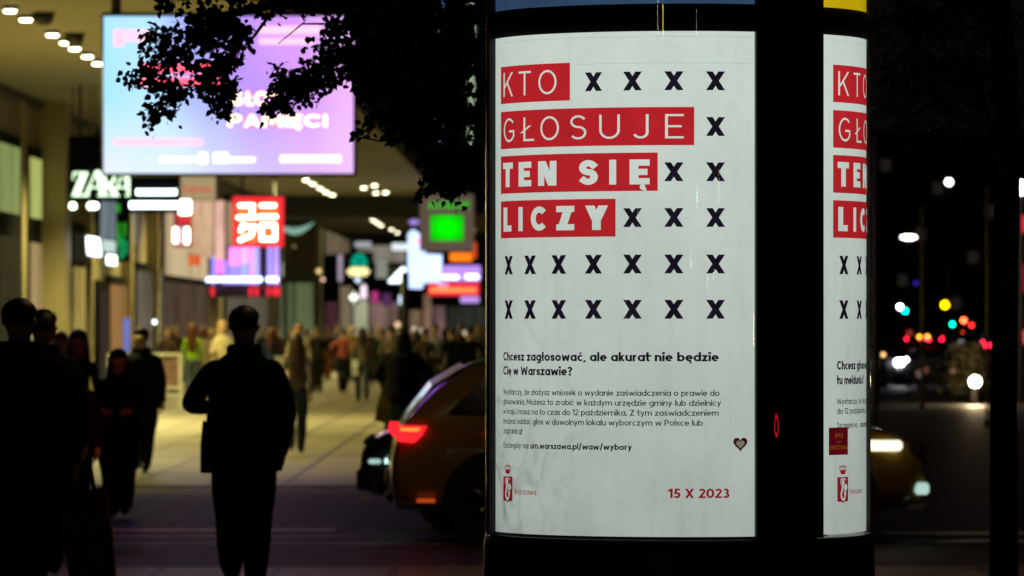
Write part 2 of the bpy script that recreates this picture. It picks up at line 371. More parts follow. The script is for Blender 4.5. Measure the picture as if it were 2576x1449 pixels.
# curved glass fronts: clear, faintly reflecting, with street grime and a painted backlight falloff toward the foot
def glass_mat():
    m = bpy.data.materials.new('curved glass with grime and falloff'); m.use_nodes = True; N, K = nodes_of(m); N.clear()
    out = N.new('ShaderNodeOutputMaterial'); tr = N.new('ShaderNodeBsdfTransparent'); gl = N.new('ShaderNodeBsdfGlossy'); gl.inputs['Roughness'].default_value = .012
    fr = N.new('ShaderNodeFresnel'); fr.inputs[0].default_value = 1.45
    m1 = N.new('ShaderNodeMixShader'); K.new(fr.outputs[0], m1.inputs[0]); K.new(tr.outputs[0], m1.inputs[1]); K.new(gl.outputs[0], m1.inputs[2])
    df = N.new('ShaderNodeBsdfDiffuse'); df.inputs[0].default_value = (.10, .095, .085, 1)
    tc = N.new('ShaderNodeTexCoord')
    def noise(sx, sy, sz, sc, det, lo, hi, top, dist=0):
        mp = N.new('ShaderNodeMapping'); mp.inputs['Scale'].default_value = (sx, sy, sz); n = N.new('ShaderNodeTexNoise')
        n.inputs['Scale'].default_value = sc; n.inputs['Detail'].default_value = det; n.inputs['Distortion'].default_value = dist
        K.new(tc.outputs['Object'], mp.inputs[0]); K.new(mp.outputs[0], n.inputs['Vector'])
        r = N.new('ShaderNodeMapRange'); r.inputs[1].default_value = lo; r.inputs[2].default_value = hi; r.inputs[3].default_value = 0; r.inputs[4].default_value = top
        K.new(n.outputs['Fac'], r.inputs[0]); return r.outputs[0]
    def math_(op, a, b):
        q = N.new('ShaderNodeMath'); q.operation = op
        for i, x in enumerate((a, b)):
            if isinstance(x, (int, float)): q.inputs[i].default_value = x
            else: K.new(x, q.inputs[i])
        return q.outputs[0]
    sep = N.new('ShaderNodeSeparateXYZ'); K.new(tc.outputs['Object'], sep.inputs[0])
    low = N.new('ShaderNodeMapRange'); low.inputs[1].default_value = 2.5; low.inputs[2].default_value = ZB; low.inputs[3].default_value = .02; low.inputs[4].default_value = .36  # dims toward the foot: uneven backlight painted into the glass film
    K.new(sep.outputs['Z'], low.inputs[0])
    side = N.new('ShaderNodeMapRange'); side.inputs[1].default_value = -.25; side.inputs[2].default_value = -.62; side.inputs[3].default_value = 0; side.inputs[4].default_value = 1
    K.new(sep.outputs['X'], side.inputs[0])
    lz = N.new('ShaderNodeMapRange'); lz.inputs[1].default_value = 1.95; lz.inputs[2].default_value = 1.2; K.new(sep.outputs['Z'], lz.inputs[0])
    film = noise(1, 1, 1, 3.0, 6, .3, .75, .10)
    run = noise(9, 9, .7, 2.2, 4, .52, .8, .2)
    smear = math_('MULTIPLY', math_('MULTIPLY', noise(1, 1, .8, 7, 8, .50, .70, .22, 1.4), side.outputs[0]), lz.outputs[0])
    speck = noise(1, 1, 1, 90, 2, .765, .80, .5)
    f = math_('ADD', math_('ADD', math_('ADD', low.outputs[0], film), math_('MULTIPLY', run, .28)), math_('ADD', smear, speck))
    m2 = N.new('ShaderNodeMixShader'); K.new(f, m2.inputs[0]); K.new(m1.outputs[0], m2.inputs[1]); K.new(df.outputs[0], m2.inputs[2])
    K.new(m2.outputs[0], out.inputs[0]); return m
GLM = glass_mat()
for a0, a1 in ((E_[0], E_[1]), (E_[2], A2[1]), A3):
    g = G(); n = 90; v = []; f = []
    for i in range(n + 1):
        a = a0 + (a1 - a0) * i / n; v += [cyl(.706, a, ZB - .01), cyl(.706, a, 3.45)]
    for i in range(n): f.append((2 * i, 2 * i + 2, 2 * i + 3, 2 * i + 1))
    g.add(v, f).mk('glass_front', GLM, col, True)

# ---- posters
PAPER = glow('backlit paper', (.625, .715, .645), 1.0, .018, 26)
REDI = glow('backlit red ink', (.50, .018, .024), 1.0, .05, 9)
INK = glow('black ink', (.010, .008, .017), 1.0, .25, 14)
INK2 = glow('soft black ink', (.028, .036, .040), 1.0, .2, 14)
CRIM = glow('crimson ink', (.36, .012, .022), 1.0, .08, 14)
WHI = glow('paper white letters', (.65, .74, .67), 1.0, .02, 20)
FOLD = glow('paper fold', (.44, .545, .50), 1.0, .05, 20)
def warp(V, off, rot):
    """(arc position, z) -> cylinder"""
    return [cyl(PR + off, s / PR + rot, z) for s, z in V]
def arc_rect(s0, s1, z0, z1, off, rot):
    n = max(2, int((s1 - s0) / .015)); V = []; Fc = []
    for i in range(n + 1): s = s0 + (s1 - s0) * i / n; V += [(s, z0), (s, z1)]
    for i in range(n): Fc.append((2 * i, 2 * i + 2, 2 * i + 3, 2 * i + 1))
    return warp(V, off, rot), Fc
def arc_text(txt, w, s0, s1, z0, h, off, rot, track=.09):
    Wd, V, Fc = text_geo(txt, w, track); k = (s1 - s0) / Wd
    return warp([(s0 + a * k, z0 + b * h) for a, b in V], off, rot), Fc
sa = lambda px: ang(px) * PR
crow = lambda c: (1800 + c * .5658) / 1.4907      # crop helpers used while measuring
HL = [ # words, weight, letter extents (px), z of cap top/bottom (measured at a pixel), block x0,x1, block rows
 ('KTO', .085, [(160, 222), (260, 340), (390, 510)], (300, 472, 632), (140, 597), (590, 416, 666)),
 ('GŁOSUJE', .085, [(162, 230), (275, 362), (403, 526), (599, 707), (792, 928), (1013, 1118), (1227, 1350)], (1290, 756, 917), (140, 1420), (1400, 709, 962)),
 ('TENSIĘ', .25, [(157, 221), (259, 343), (388, 509), (657, 783), (858, 904), (992, 1125)], (1060, 1057, 1222), (140, 1178), (1170, 1011, 1265)),
 ('LICZY', .25, [(160, 212), (258, 286), (340, 443), (508, 627), (697, 852)], (775, 1362, 1524), (140, 899), (895, 1317, 1568)),
]
def yy(c): return c * .5658 / 1.4907
XR = [203, 318, 432, 547, 664, 778]
XC = [1280, 1334, 1405, 1493, 1591, 1696, 1800]
XROWS = [range(3, 7), range(6, 7), range(5, 7), range(4, 7), range(0, 7), range(0, 7)]
x_s = [ -3.0 ] * 7
s6, s3 = sa(1800), sa(1493); dsx = (s6 - s3) / 3
x_s = [s6 - dsx * (6 - i) for i in range(7)]
def crest(p, sc, rot, s0, zt):
    """city shield: crown, red shield, white armed mermaid; s0 = left edge, zt = top of the shield"""
    Wd, H = .080, .089
    n = 8
    def q(u, v): return (s0 + u * Wd, zt - v * H)
    sh = [q(0, 0), q(.5, -.0), q(1, 0), q(1, .95), q(.92, 1), q(.62, 1.0), q(.5, 1.07), q(.38, 1.0), q(.08, 1), q(0, .95)]
    mk('shield', warp(sh, .0012, rot), [tuple(range(len(sh)))], CRIM, p)
    g = G()
    def st(pts, w, closed=False):
        v, f = ribbon([q(*a) for a in pts], w, closed); g.add(warp([(a.x, a.y) for a in v], .0022, rot), f)
    cs = lambda cx, cy, rx, ry, a0, a1, k=10: [(cx + rx * math.cos(R(a0 + (a1 - a0) * i / k)), cy - ry * math.sin(R(a0 + (a1 - a0) * i / k))) for i in range(k + 1)]
    st(cs(.48, .2, .07, .05, 0, 359), .009)                      # head
    st([(.3, .3), (.27, .15), (.33, .09)], .004)                 # raised arm
    st(cs(.5, .16, .28, .09, 140, 30), .004)                     # sabre
    st([(.46, .28), (.44, .42), (.42, .5)], .013)                # trunk
    st(cs(.72, .42, .08, .075, 0, 359), .013)                    # round shield
    st([(.42, .5), (.34, .62), (.32, .76), (.4, .88), (.52, .92), (.64, .86), (.68, .74), (.64, .64)], .010)   # tail
    st([(.6, .66), (.7, .6), (.76, .68)], .005)
    g.mk('mermaid', WHI, p)
    g = G()
    cq = lambda u, v: (s0 + Wd * (.5 + u * .5), zt + .010 + v * .036)
    V = [cq(*a) for a in ((-.38, 0), (.38, 0), (.58, .42), (-.58, .42))]
    g.add(warp(V, .0012, rot), [(0, 1, 2, 3)])
    for u in (-.58, -.3, 0, .3, .58):
        v, f = ribbon([cq(u, .4), cq(u * 1.05, .78)], .0035); g.add(warp([(a.x, a.y) for a in v], .0012, rot), f)
    v, f = ribbon([cq(-.62, .66), cq(-.4, .86), cq(0, .74), cq(.4, .86), cq(.62, .66)], .0035); g.add(warp([(a.x, a.y) for a in v], .0016, rot), f)
    v, f = ribbon([cq(0, .8), cq(0, 1.1)], .0035); g.add(warp([(a.x, a.y) for a in v], .0012, rot), f)
    g.mk('crown', CRIM, p)
def poster(label, a0, a1, rot, head, body, extra, full=True):
    p = thing('poster', label, 'poster', (CX, CY, 0))
    v, f = arc_rect(a0 * PR - rot * PR, a1 * PR - rot * PR, ZB, ZT, 0, rot)
    # finer sheet
    a0 -= .03; a1 += .03; n = 100; V = []; Fc = []
    for i in range(n + 1): a = a0 + (a1 - a0) * i / n; V += [cyl(PR, a, ZB), cyl(PR, a, ZT)]
    for i in range(n): Fc.append((2 * i, 2 * i + 2, 2 * i + 3, 2 * i + 1))
    mk('sheet', V, Fc, PAPER, p, True)
    for k, (word, w, ex, cap, blk, rows) in enumerate(HL):
        z1, z0 = pz(crow(rows[0]), yy(rows[1])), pz(crow(rows[0]), yy(rows[2]))
        v, f = arc_rect(sa(crow(blk[0])), sa(crow(blk[1])), z0, z1, .0008, rot)
        rb = mk('red_block', v, f, REDI, p)
        ct, cb = pz(crow(cap[0]), yy(cap[1])), pz(crow(cap[0]), yy(cap[2]))
        for ch, (e0, e1) in zip(word, ex):
            v, f = arc_text(ch, w, sa(crow(e0)), sa(crow(e1)), cb, ct - cb, .0022, rot)
            mk('letter', v, f, WHI, rb)
    for r_, row in enumerate(XROWS):
        zc = pz(1700, XR[r_])
        for i in row:
            v, f = arc_text('X', .235, x_s[i] - .0345, x_s[i] + .0345, zc - .0335, .067, .0010, rot)
            mk('cross_mark', v, f, INK, p)
    for txt, w, s0, s1, z, h, m in head + body:
        v, f = arc_text(txt, w, s0, s1, z, h, .0010, rot, .05); mk('text_line', v, f, m, p)
    crest(p, 1, rot, sa(1267), pz(1400, 1203))
    v, f = arc_text('Warszawa', .12, sa(1294) , sa(1349), pz(1320, 1244), .020, .0010, rot); mk('text_line', v, f, CRIM, p)
    # print seams and folds of the sheet
    for (u0, u1, zz, th) in ((sa(1262), sa(1890), pz(1700, 92), .0015), (sa(1450), sa(1895), pz(1700, 159), .0018)):
        u0 = max(u0, (a0 - rot) * PR + .01); v, f = arc_rect(u0, u1, zz, zz + th, .0005, rot); mk('fold', v, f, FOLD, p)
    return p
zl = lambda px, py: pz(px, py)
xs0 = sa(1267)
HZ = .0335
lh = (zl(1700, 996) - zl(1700, 1046)) / 2
capb = .0208
poster_1_head = [('Chcesz zagłosować, ale akurat nie będzie', .195, xs0, sa(1808), zl(1700, 909), .0315, INK),
                 ('Cię w Warszawie?', .195, xs0, sa(1440), zl(1700, 945.5), .0315, INK)]
b1 = ['Wystarczy, że złożysz wniosek o wydanie zaświadczenia o prawie do', 'głosowania. Możesz to zrobić w każdym urzędzie gminy lub dzielnicy',
      'w kraju i masz na to czas do 12 października. Z tym zaświadczeniem', 'możesz oddać głos w dowolnym lokalu wyborczym w Polsce lub', 'zagranicą!']
ends = [1810, 1814, 1808, 1768, 1314]
poster_1_body = [(t, .14, xs0, sa(e), zl(1700, 996) - lh * i, capb, INK2) for i, (t, e) in enumerate(zip(b1, ends))]
z_s = zl(1500, 1131.5)
poster_1_body += [('Szczegóły na:', .14, xs0, sa(1331), z_s, capb, INK2), ('um.warszawa.pl/waw/wybory', .18, sa(1334.5), sa(1590), z_s, .0215, INK),
                  ('15 X 2023', .19, sa(1681.6), sa(1835), zl(1760, 1253), .0335, CRIM)]
poster('white backlit election poster on the wide front face of the column, dated 15 X 2023', A1[0], A1[1], 0, poster_1_head, poster_1_body, None)
ROT = A2[0] + (ang(2096) - A2[0]) - ang(1261)
q2 = lambda a: (a - ROT) * PR
t0 = q2(ang(2105))
sc2 = (sa(1440) - xs0) / 16.0
poster_2_head = [('Chcesz głosować, ale nie masz', .21, t0, t0 + .66, zl(2105, 930), .0315, INK), ('tu meldunku?', .21, t0, t0 + .265, zl(2105, 967), .0315, INK)]
poster_2_body = [('Wystarczy, że złożysz wniosek o dopisanie do rejestru', .14, t0, t0 + .86, zl(2105, 1017), capb, INK2),
                 ('do 12 października. Więcej informacji znajdziesz', .14, t0, t0 + .78, zl(2105, 1041.5), capb, INK2),
                 ('Szczegóły na:', .14, t0, t0 + .175, zl(2105, 1077), capb, INK2), ('um.warszawa.pl/waw/wybory', .18, t0 + .21, t0 + .545, zl(2105, 1077), .0215, INK)]
poster('narrow slice of a second backlit election poster at the right edge of the column', A2[0], A2[1], ROT, poster_2_head, poster_2_body, None)

# stickers on the glass
hs = thing('heart_sticker', 'small maroon heart shaped sticker on the glass above the poster date', 'sticker', (CX, CY, 0))
sc_, zc_ = ang(1862.5, .708) * .708, pz(1862, 1119, .708)
def heart(k):
    out = []
    for i in range(40):
        t = 2 * PI * i / 40; x = 16 * math.sin(t) ** 3; z = 13 * math.cos(t) - 5 * math.cos(2 * t) - 2 * math.cos(3 * t) - math.cos(4 * t)
        out.append((x / 17 * k, (z + 2.5) / 15 * k * .93))
    return out
def on_glass(V, off): return [cyl(.708 + off, (sc_ + s) / .708, zc_ + z) for s, z in V]
mk('heart', on_glass(heart(.0283), 0), [tuple(range(40))], glow('maroon film', (.050, .004, .010), 1, .2), hs)
mk('heart_center', on_glass(heart(.0165), .001), [tuple(range(40))], glow('olive film', (.17, .19, .13), 1, .1), hs)
rs = thing('red_sticker', 'dark red square sticker with yellow lettering stuck on the right poster glass', 'sticker', (CX, CY, 0))
ra, rb_ = ang(2085, .708), ang(2133, .708); rz1, rz0 = pz(2090, 1076, .708), pz(2090, 1145, .708)
def on2(u, v, off=0): return cyl(.708 + off, ra + (rb_ - ra) * u, rz0 + (rz1 - rz0) * v)
V = []; Fc = []
for i in range(9): V += [on2(i / 8, 0), on2(i / 8, 1)]
for i in range(8): Fc.append((2 * i, 2 * i + 2, 2 * i + 3, 2 * i + 1))
mk('sheet', V, Fc, glow('dark red film', (.075, .002, .006), 1, .3, 30), rs)
YL = glow('mustard print', (.17, .055, .002), 1, .1)
for txt, u0, u1, v0, h in (('PiS', .3, .72, .62, .17), ('=', .42, .62, .44, .1), ('DROŻYZNA', .06, .96, .20, .15)):
    Wd, VV, FF = text_geo(txt, .17); mk('lettering', [on2(u0 + (u1 - u0) * a / Wd, v0 + b * h, .0012) for a, b in VV], FF, YL, rs)

# things behind the camera that the curved glass mirrors: street lamps and a push-button box
LAMPC = {'white': (1, .93, .85), 'cyan': (.45, .95, 1), 'warm': (1, .62, .25), 'red': (1, .06, .05), 'blue': (.35, .6, 1), 'yellow': (1, .75, .1)}
def mirror_pos(px, py, dist):
    a = math.asin(max(-1, min(1, (px - 1707) / 485))); z = EYE + (HOR - py) * 19.35 / F
    return Vector((CX + CR * math.sin(a) + dist * math.sin(2 * a), CY - CR * math.cos(a) - dist * math.cos(2 * a), z + (z - EYE) / 19.35 * dist))
lamp_n = 0
POLE = mat('lamp post paint', (.05, .05, .055), .45, .4)
def globe_lamp(p, r_, colr, es, label, group='street lamps behind the viewer', tall=1.0):
    t = thing('street_lamp', label, 'street lamp', (p.x, p.y, 0), 0, group)
    z = p.z - t.location.z
    G().tube([(0, 0, 0), (0, 0, .9), (0, 0, z - r_ * tall - .02)], [.09, .055, .035], 8).mk('pole', POLE, t, True)
    G().lathe([(.05, z - r_ * tall - .03), (.1, z - r_ * tall), (.04, z - r_ * tall + .02)], 10).mk('collar', POLE, t, True)
    G().ball((0, 0, z), r_, r_, r_ * tall, 14, 10).mk('globe', glow('lamp ' + colr + str(es), LAMPC[colr], es, .03), t, True)
    return t
for px, py, dist, r_, colr, es, tall in ((1746, 497, 60, .16, 'cyan', 26, 1), (1730, 655, 70, .16, 'white', 20, 1), (1771, 705, 90, .2, 'white', 24, 1),
        (1800, 470, 55, .13, 'yellow', 12, 2.5), (1786, 690, 80, .13, 'white', 22, 1.6), (1886, 830, 40, .12, 'warm', 40, 1.8), (1767, 770, 100, .16, 'red', 16, 1.3),
        (1661, 45, 45, .15, 'yellow', 30, 2), (1648, 30, 40, .1, 'white', 14, 3), (1744, 60, 44, .06, 'white', 14, 3), (1568, 780, 50, .1, 'warm', 8, 2), (1598, 545, 50, .1, 'cyan', 5, 2)):
    globe_lamp(mirror_pos(px, py, dist), r_, colr, es, '%s lamp mirrored on the poster %s' % (colr, {1746: 'right of the word GŁOSUJE', 1730: 'between the lower crosses', 1771: 'beside the last cross of the fifth row', 1800: 'as a long streak under the second row cross', 1786: 'left of the last cross column', 1886: 'near its right edge', 1767: 'between the last two rows', 1661: 'above the sheet as a yellow streak', 1648: 'above the sheet as a thin pale streak', 1744: 'above the sheet, faintest streak', 1568: 'low in the middle', 1598: 'on a middle cross'}[px]), tall=tall)
pb = thing('push_button_box', 'pedestrian crossing post with a red ring of light dots mirrored in the black column pillar', 'push button post', (0, 0, 0))
mp_ = mirror_pos(1942, 1071, 16); pb.location = (mp_.x, mp_.y, 0)
az = math.atan2(CX - mp_.x, -(CY - mp_.y))       # turn its face to the column
pb.rotation_euler.z = math.atan2(CY - mp_.y, CX - mp_.x) + PI / 2
G().tube([(0, .1, 0), (0, .1, 2.4)], .05, 10).mk('post', POLE, pb, True)
G().box(-.40, .40, -.02, .06, mp_.z - .16, mp_.z + .16, .01).mk('box', BLACK, pb)
for k in range(16):
    a = 2 * PI * k / 16; cxx, czz = .34 * math.cos(a), mp_.z + .062 * math.sin(a)
    G().ball((cxx, -.03, czz), .05, .012, .012, 8, 6).mk('light_dot', glow('red led', (1, .01, .02), 22, .02), pb, True)

# ================================================================== ARCADE (left side of the street)
CEIL = mat('arcade ceiling plaster', (.28, .265, .18), .7, var=.08, scale=.25)
STONE = mat('facade stone', (.34, .29, .19), .6, var=.15, scale=.8)
DKM = mat('dark window frame', (.008, .008, .008), .9, spec=.1)
ar = thing('shopping_arcade', 'long row of shops under a high canopy on the left of the street', 'building', (0, 0, 0))
def swall(g, L0, L1, d0, d1, z0, z1):      # box in street coordinates
    v = [ST(L, d, z) for L in (L0, L1) for d in (d0, d1) for z in (z0, z1)]
    g.add(v, [(0, 1, 3, 2), (4, 6, 7, 5), (0, 4, 5, 1), (2, 3, 7, 6), (0, 2, 6, 4), (1, 5, 7, 3)]); return g
HC = 6.65
swall(G(), -14, -4.6, 60, 206, HC, HC + .5).mk('canopy', CEIL, ar)
swall(G(), -14, -4.55, 206, 209, HC - .78, HC + .6).mk('canopy_beam', mat('dark beam', (.03, .033, .03), .6), ar)
swall(G(), -14, -11.6, 60, 208, 0, HC).mk('wall', STONE, ar)
swall(G(), -11.6, -11.42, 60, 208, HC - .16, HC - .002).mk('ceiling_trim', mat('dark trim', (.03, .028, .02), .5), ar)
WL = -11.6
def dx(px, L=WL): return -L * F / (1410 - px)
def win(px0, px1, z0, z1, m, frame=.24, L=WL):
    d0, d1 = dx(px0, L), dx(px1, L)
    w = swall(G(), L, L + .12, d0, d1, z0 - frame, z1 + frame).mk('window_frame', DKM, ar)
    pn = swall(G(), L + .12, L + .16, d0 + frame * 2, d1 - frame * 2, z0, z1).mk('pane', m, w)
GLW = lambda n, c, s, v=.35, sc=1.2, st=(1, 1, .15): glow(n, c, s, v, sc, st)
win(-60, 38, 4.05, 5.45, GLW('lit pane olive', (.20, .25, .08), 1)); win(-60, 38, .2, 3.55, GLW('dim glass', (.035, .03, .012), 1))
win(56, 92, 4.05, 5.35, GLW('lit pane lime', (.46, .50, .14), 1)); win(56, 92, .2, 3.5, GLW('warm display', (.34, .24, .10), 1))
win(166, 202, 3.2, 3.9, GLW('dark upper', (.02, .02, .012), 1)); win(166, 202, .2, 3.1, GLW('amber display', (.36, .27, .07), 1, .5, 2.5))
win(236, 262, .1, 2.6, GLW('dark door', (.04, .03, .02), 1)); win(262, 312, .1, 2.75, GLW('orange lit doorway', (.32, .17, .055), 1, .3, 1.5))
win(236, 330, 3.9, 4.95, GLW('blue grey lit pane', (.14, .18, .20), 1, .6, 3)); win(330, 400, .1, 3.2, GLW('grey shop glass', (.12, .10, .07), 1, .6, 3))
win(400, 545, 3.2, 5.2, GLW('beige curtain wall', (.55, .42, .24), 1, .5, 2.5, (1, 1, .02))); win(400, 545, .1, 3.0, GLW('brown shop glass', (.075, .05, .03), 1, .7, 3, (1, 1, .1)))
win(560, 690, 3.9, 6.0, GLW('tan curtain wall', (.33, .22, .12), 1, .45, 2, (1, 1, .02))); win(560, 690, .1, 3.3, GLW('grey brown glass', (.10, .085, .055), 1, .5, 2))
PIL = mat('pillar stone', (.42, .36, .22), .6, var=.1, scale=.7)
for px, wL, dd in ((165, .66, 1.2), (231, .26, .5), (331, .3, .6), (398, .35, .7), (552, .5, 1.2), (700, .6, 1.5)):
    d = dx(px, WL + wL); swall(G(), WL, WL + wL, d, d + dd, 0, HC - .002).mk('pillar', PIL, ar)
swall(G(), WL, WL + .22, dx(96), dx(96) + .5, 0, HC - .002).mk('pillar', PIL, ar)
swall(G(), WL, WL + .14, dx(40), dx(40) + .9, 0, HC - .002).mk('pillar', PIL, ar)
# upper glazing bay with steel ribs
for px in (212, 228, 246): d = dx(px); swall(G(), WL, WL + .1, d, d + .3, 4.9, HC - .4).mk('rib', mat('steel rib', (.25, .25, .22), .4, .5), ar)
win(214, 256, 5.1, 6.2, GLW('upper grey glass', (.12, .13, .11), 1, .3, 1))

# ceiling lamps: a long row and a short cluster, each a drum with a light in it
LF = glow('ceiling lamp light', (1, .93, .62), 14, .02)
def ceiling_lamp(L, d, power, grp, label, es=None):
    p = ST(L, d, HC - .002 if d < 206 else 6.65)
    t = thing('ceiling_lamp', label, 'ceiling lamp', p, 0, grp)
    G().lathe([(.13, 0), (.13, -.06), (.10, -.07)], 14).mk('housing', POLE, t, True)
    G().lathe([(.10, -.055), (.10, -.075), (.08, -.095), (.02, -.10)], 14).mk('lens', LF, t, True)
    if power:
        l = bpy.data.lights.new('lamp_light', 'SPOT'); l.energy = power; l.color = (.98, .86, .28); l.energy *= 2.75; l.shadow_soft_size = .05
        l.spot_size = R(126); l.spot_blend = .55
        q = bpy.data.objects.new('lamp_light', l); C.objects.link(q); q.parent = t; q.location = (0, 0, -.20)
ROW = [15, 38, 77, 97, 112, 132, 150]
ROWP = [25, 65, 132, 165, 188, 220, 246]
NTH = ['first and highest', 'second', 'third', 'fourth', 'fifth', 'sixth', 'seventh and last']
for k_, (py, px) in enumerate(zip(ROW, ROWP)):
    d = 5.0 * F / (HOR - py - 0); L = (px - 1410) * d / F
    ceiling_lamp(L, d, 900, 'row of round canopy lamps', 'round canopy lamp left of the big screen, %s from the picture corner' % NTH[k_])
for d in (64, 69, 74, 79): ceiling_lamp(-7.4, d, 620, 'canopy lamps nearest the road', 'round canopy lamp above the near end of the lit paving, out of view')
d = 107
while d < 176: ceiling_lamp(-8.6, d, 700, 'canopy lamps hidden by the screen', 'round canopy lamp of the long row, hidden behind the big screen'); d += 9
for k_, (px, py) in enumerate(((770, 447), (787, 457), (805, 468), (820, 478), (836, 485))):
    d = 5.0 * F / (HOR - py); ceiling_lamp((px - 1410) * d / F, d, 500, 'canopy lamps just below the big screen', 'canopy lamp in the slanting row under the screen, %s from its top' % NTH[k_].replace(' and highest', ''))
for px, py, lb_ in ((915, 467, 'leftmost'), (942, 461, 'topmost'), (946, 480, 'lowest, in the middle'), (970, 479, 'rightmost')):
    d = 5.0 * F / (HOR - py); ceiling_lamp((px - 1410) * d / F, d, 260, 'cluster of canopy lamps', 'canopy lamp in the loose cluster near the leaves, %s one' % lb_)
HC2 = 6.65
# dark speaker domes on the ceiling
for px, py in ((110, 12), (187, 84)):
    p = P(px, py, 5.0 * F / (HOR - py) if py > 20 else 86); p.z = HC
    t = thing('ceiling_speaker', 'dark dome speaker hanging under the canopy beside the lamps, %s one' % ('upper' if py < 40 else 'lower'), 'speaker', p, 0)
    G().lathe([(.16, -.002), (.16, -.12), (.1, -.2), (.02, -.22)], 14).mk('dome', mat('dark dome', (.05, .045, .03), .5), t, True)
    G().lathe([(.19, -.001), (.19, -.03), (.16, -.03)], 14).mk('rim', DKM, t, True)

# second canopy and street end
g = G(); swall(g, -12, -1, 236, 330, HC, HC + .4); o = g.mk('far_canopy', mat('far canopy', (.25, .22, .16), .7), None); tag(o, 'pale underside of the farther canopy beyond the dark beam', 'canopy')
for k_, (px, py) in enumerate(((938, 550), (948, 556), (958, 563), (985, 573), (1000, 582))):
    d = 5.0 * F / (HOR - py); ceiling_lamp((px - 1410) * d / F, d, 300, 'lamps under the far canopy', 'small lamp below the dark beam, %s of the slanting row' % NTH[k_].replace(' and highest', ''))
en = thing('department_store', 'brownish lit shopfronts closing the far end of the street', 'building', (0, 0, 0))
ED = 335
def facade_box(name, px0, px1, py0, py1, d, th, m, parent):
    a, b = P(px0, py1, d), P(px1, py0, d); return G().box(a.x, b.x, d, d + th, max(a.z, 0), b.z).mk(name, m, parent)
facade_box('wall', 640, 1420, 380, 872, ED, 8, mat('brown stone front', (.20, .15, .11), .7, scale=.3, var=.3), en)
cols_ = [(705, 790, 560, 700, (.055, .06, .018)), (705, 790, 715, 865, (.13, .15, .075)), (797, 812, 560, 865, (.10, .09, .03)), (818, 850, 760, 865, (.06, .02, .025)),
         (855, 885, 720, 865, (.13, .10, .06)), (890, 925, 735, 865, (.26, .27, .17)), (930, 1000, 760, 865, (.15, .09, .08)), (1030, 1060, 780, 865, (.17, .11, .06)),
         (1065, 1085, 740, 865, (.19, .11, .075)), (1085, 1120, 770, 865, (.16, .09, .09)), (1125, 1225, 770, 865, (.02, .02, .017)), (820, 880, 555, 640, (.12, .09, .055)), (900, 1020, 590, 660, (.17, .15, .12))]
for i, (a, b, c, e, k) in enumerate(cols_):
    w = facade_box('window_frame', a - 2, b + 2, c - 2, e + 2, ED - .3, .28, DKM, en); facade_box('pane', a, b, c, e, ED - .36, .05, GLW('far pane %d' % i, k, 1, .45, 1.2, (1, 1, .2)), w)
# green-grey vestibule with the curved pale awning
ve = thing('vestibule', 'olive glazed vestibule with a pale curved awning beyond the red sign', 'building', (0, 0, 0))
facade_box('wall', 712, 800, 552, 905, 214, 3, mat('olive render', (.12, .13, .05), .6), ve)
facade_box('door_glass', 722, 788, 712, 900, 213.9, .05, GLW('vestibule glass', (.11, .14, .065), 1, .3, .8), ve)
facade_box('post', 795, 806, 560, 905, 213.7, .25, mat('olive post', (.3, .28, .1), .5), ve)
g = G(); v = []; f = []
for i in range(13):
    t = i / 12; x = 708 + 82 * t; sag = 22 * math.sin(PI * t) ** 1.0 + 4; top = 563 - 10 * t
    a, b = P(x, top + sag * .4 + 4, 209.5), P(x, top + sag * .9 + 12 * (1 - t * .6), 209.0)
    v += [a, b]
for i in range(12): f.append((2 * i, 2 * i + 1, 2 * i + 3, 2 * i + 2))
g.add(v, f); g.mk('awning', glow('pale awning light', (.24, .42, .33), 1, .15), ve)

# ================================================================== BIG SCREEN
SD = 80.0
sc = thing('led_screen', 'big hanging video screen glowing pale blue to pink with red and yellow lettering', 'video screen', (0, 0, 0))
a, b = P(255, 443, SD), P(896, 31, SD)
G().box(a.x, b.x, SD, SD + .3, a.z, b.z, .02).mk('housing', mat('screen housing', (.012, .012, .016), .5), sc)
for px in (290, 860):
    q = P(px, 30, SD); G().tube([(q.x, SD + .15, b.z - .05), (q.x, SD + .15, HC + .1)], .075, 10).mk('hanger', POLE, sc, True)
m = bpy.data.materials.new('video picture'); m.use_nodes = True; N, K = nodes_of(m); N.clear()
out = N.new('ShaderNodeOutputMaterial'); e = N.new('ShaderNodeEmission'); tc = N.new('ShaderNodeTexCoord'); sp = N.new('ShaderNodeSeparateXYZ')
K.new(tc.outputs['Generated'], sp.inputs[0])
nz = N.new('ShaderNodeTexNoise'); nz.inputs['Scale'].default_value = 1.6; nz.inputs['Detail'].default_value = 1; K.new(tc.outputs['Generated'], nz.inputs['Vector'])
def mth(op, a_, b_):
    q = N.new('ShaderNodeMath'); q.operation = op
    for i, x in enumerate((a_, b_)):
        if isinstance(x, (int, float)): q.inputs[i].default_value = x
        else: K.new(x, q.inputs[i])
    return q.outputs[0]
u = mth('ADD', sp.outputs['X'], mth('MULTIPLY', mth('SUBTRACT', sp.outputs['Z'], .35), .16)); u = mth('ADD', u, mth('MULTIPLY', mth('SUBTRACT', nz.outputs['Fac'], .5), .25))
rp = N.new('ShaderNodeValToRGB'); rp.color_ramp.interpolation = 'EASE'
els = [(0, (.42, .86, 1.15)), (.22, (.52, .88, 1.15)), (.42, (.44, .50, 1.1)), (.6, (.55, .33, 1.05)), (.8, (.74, .36, 1.05)), (1, (.92, .50, 1.08))]
rp.color_ramp.elements[0].position = 0; rp.color_ramp.elements[0].color = els[0][1] + (1,); rp.color_ramp.elements[1].position = 1; rp.color_ramp.elements[1].color = els[-1][1] + (1,)
for p_, c_ in els[1:-1]: x = rp.color_ramp.elements.new(p_); x.color = c_ + (1,)
K.new(u, rp.inputs[0])
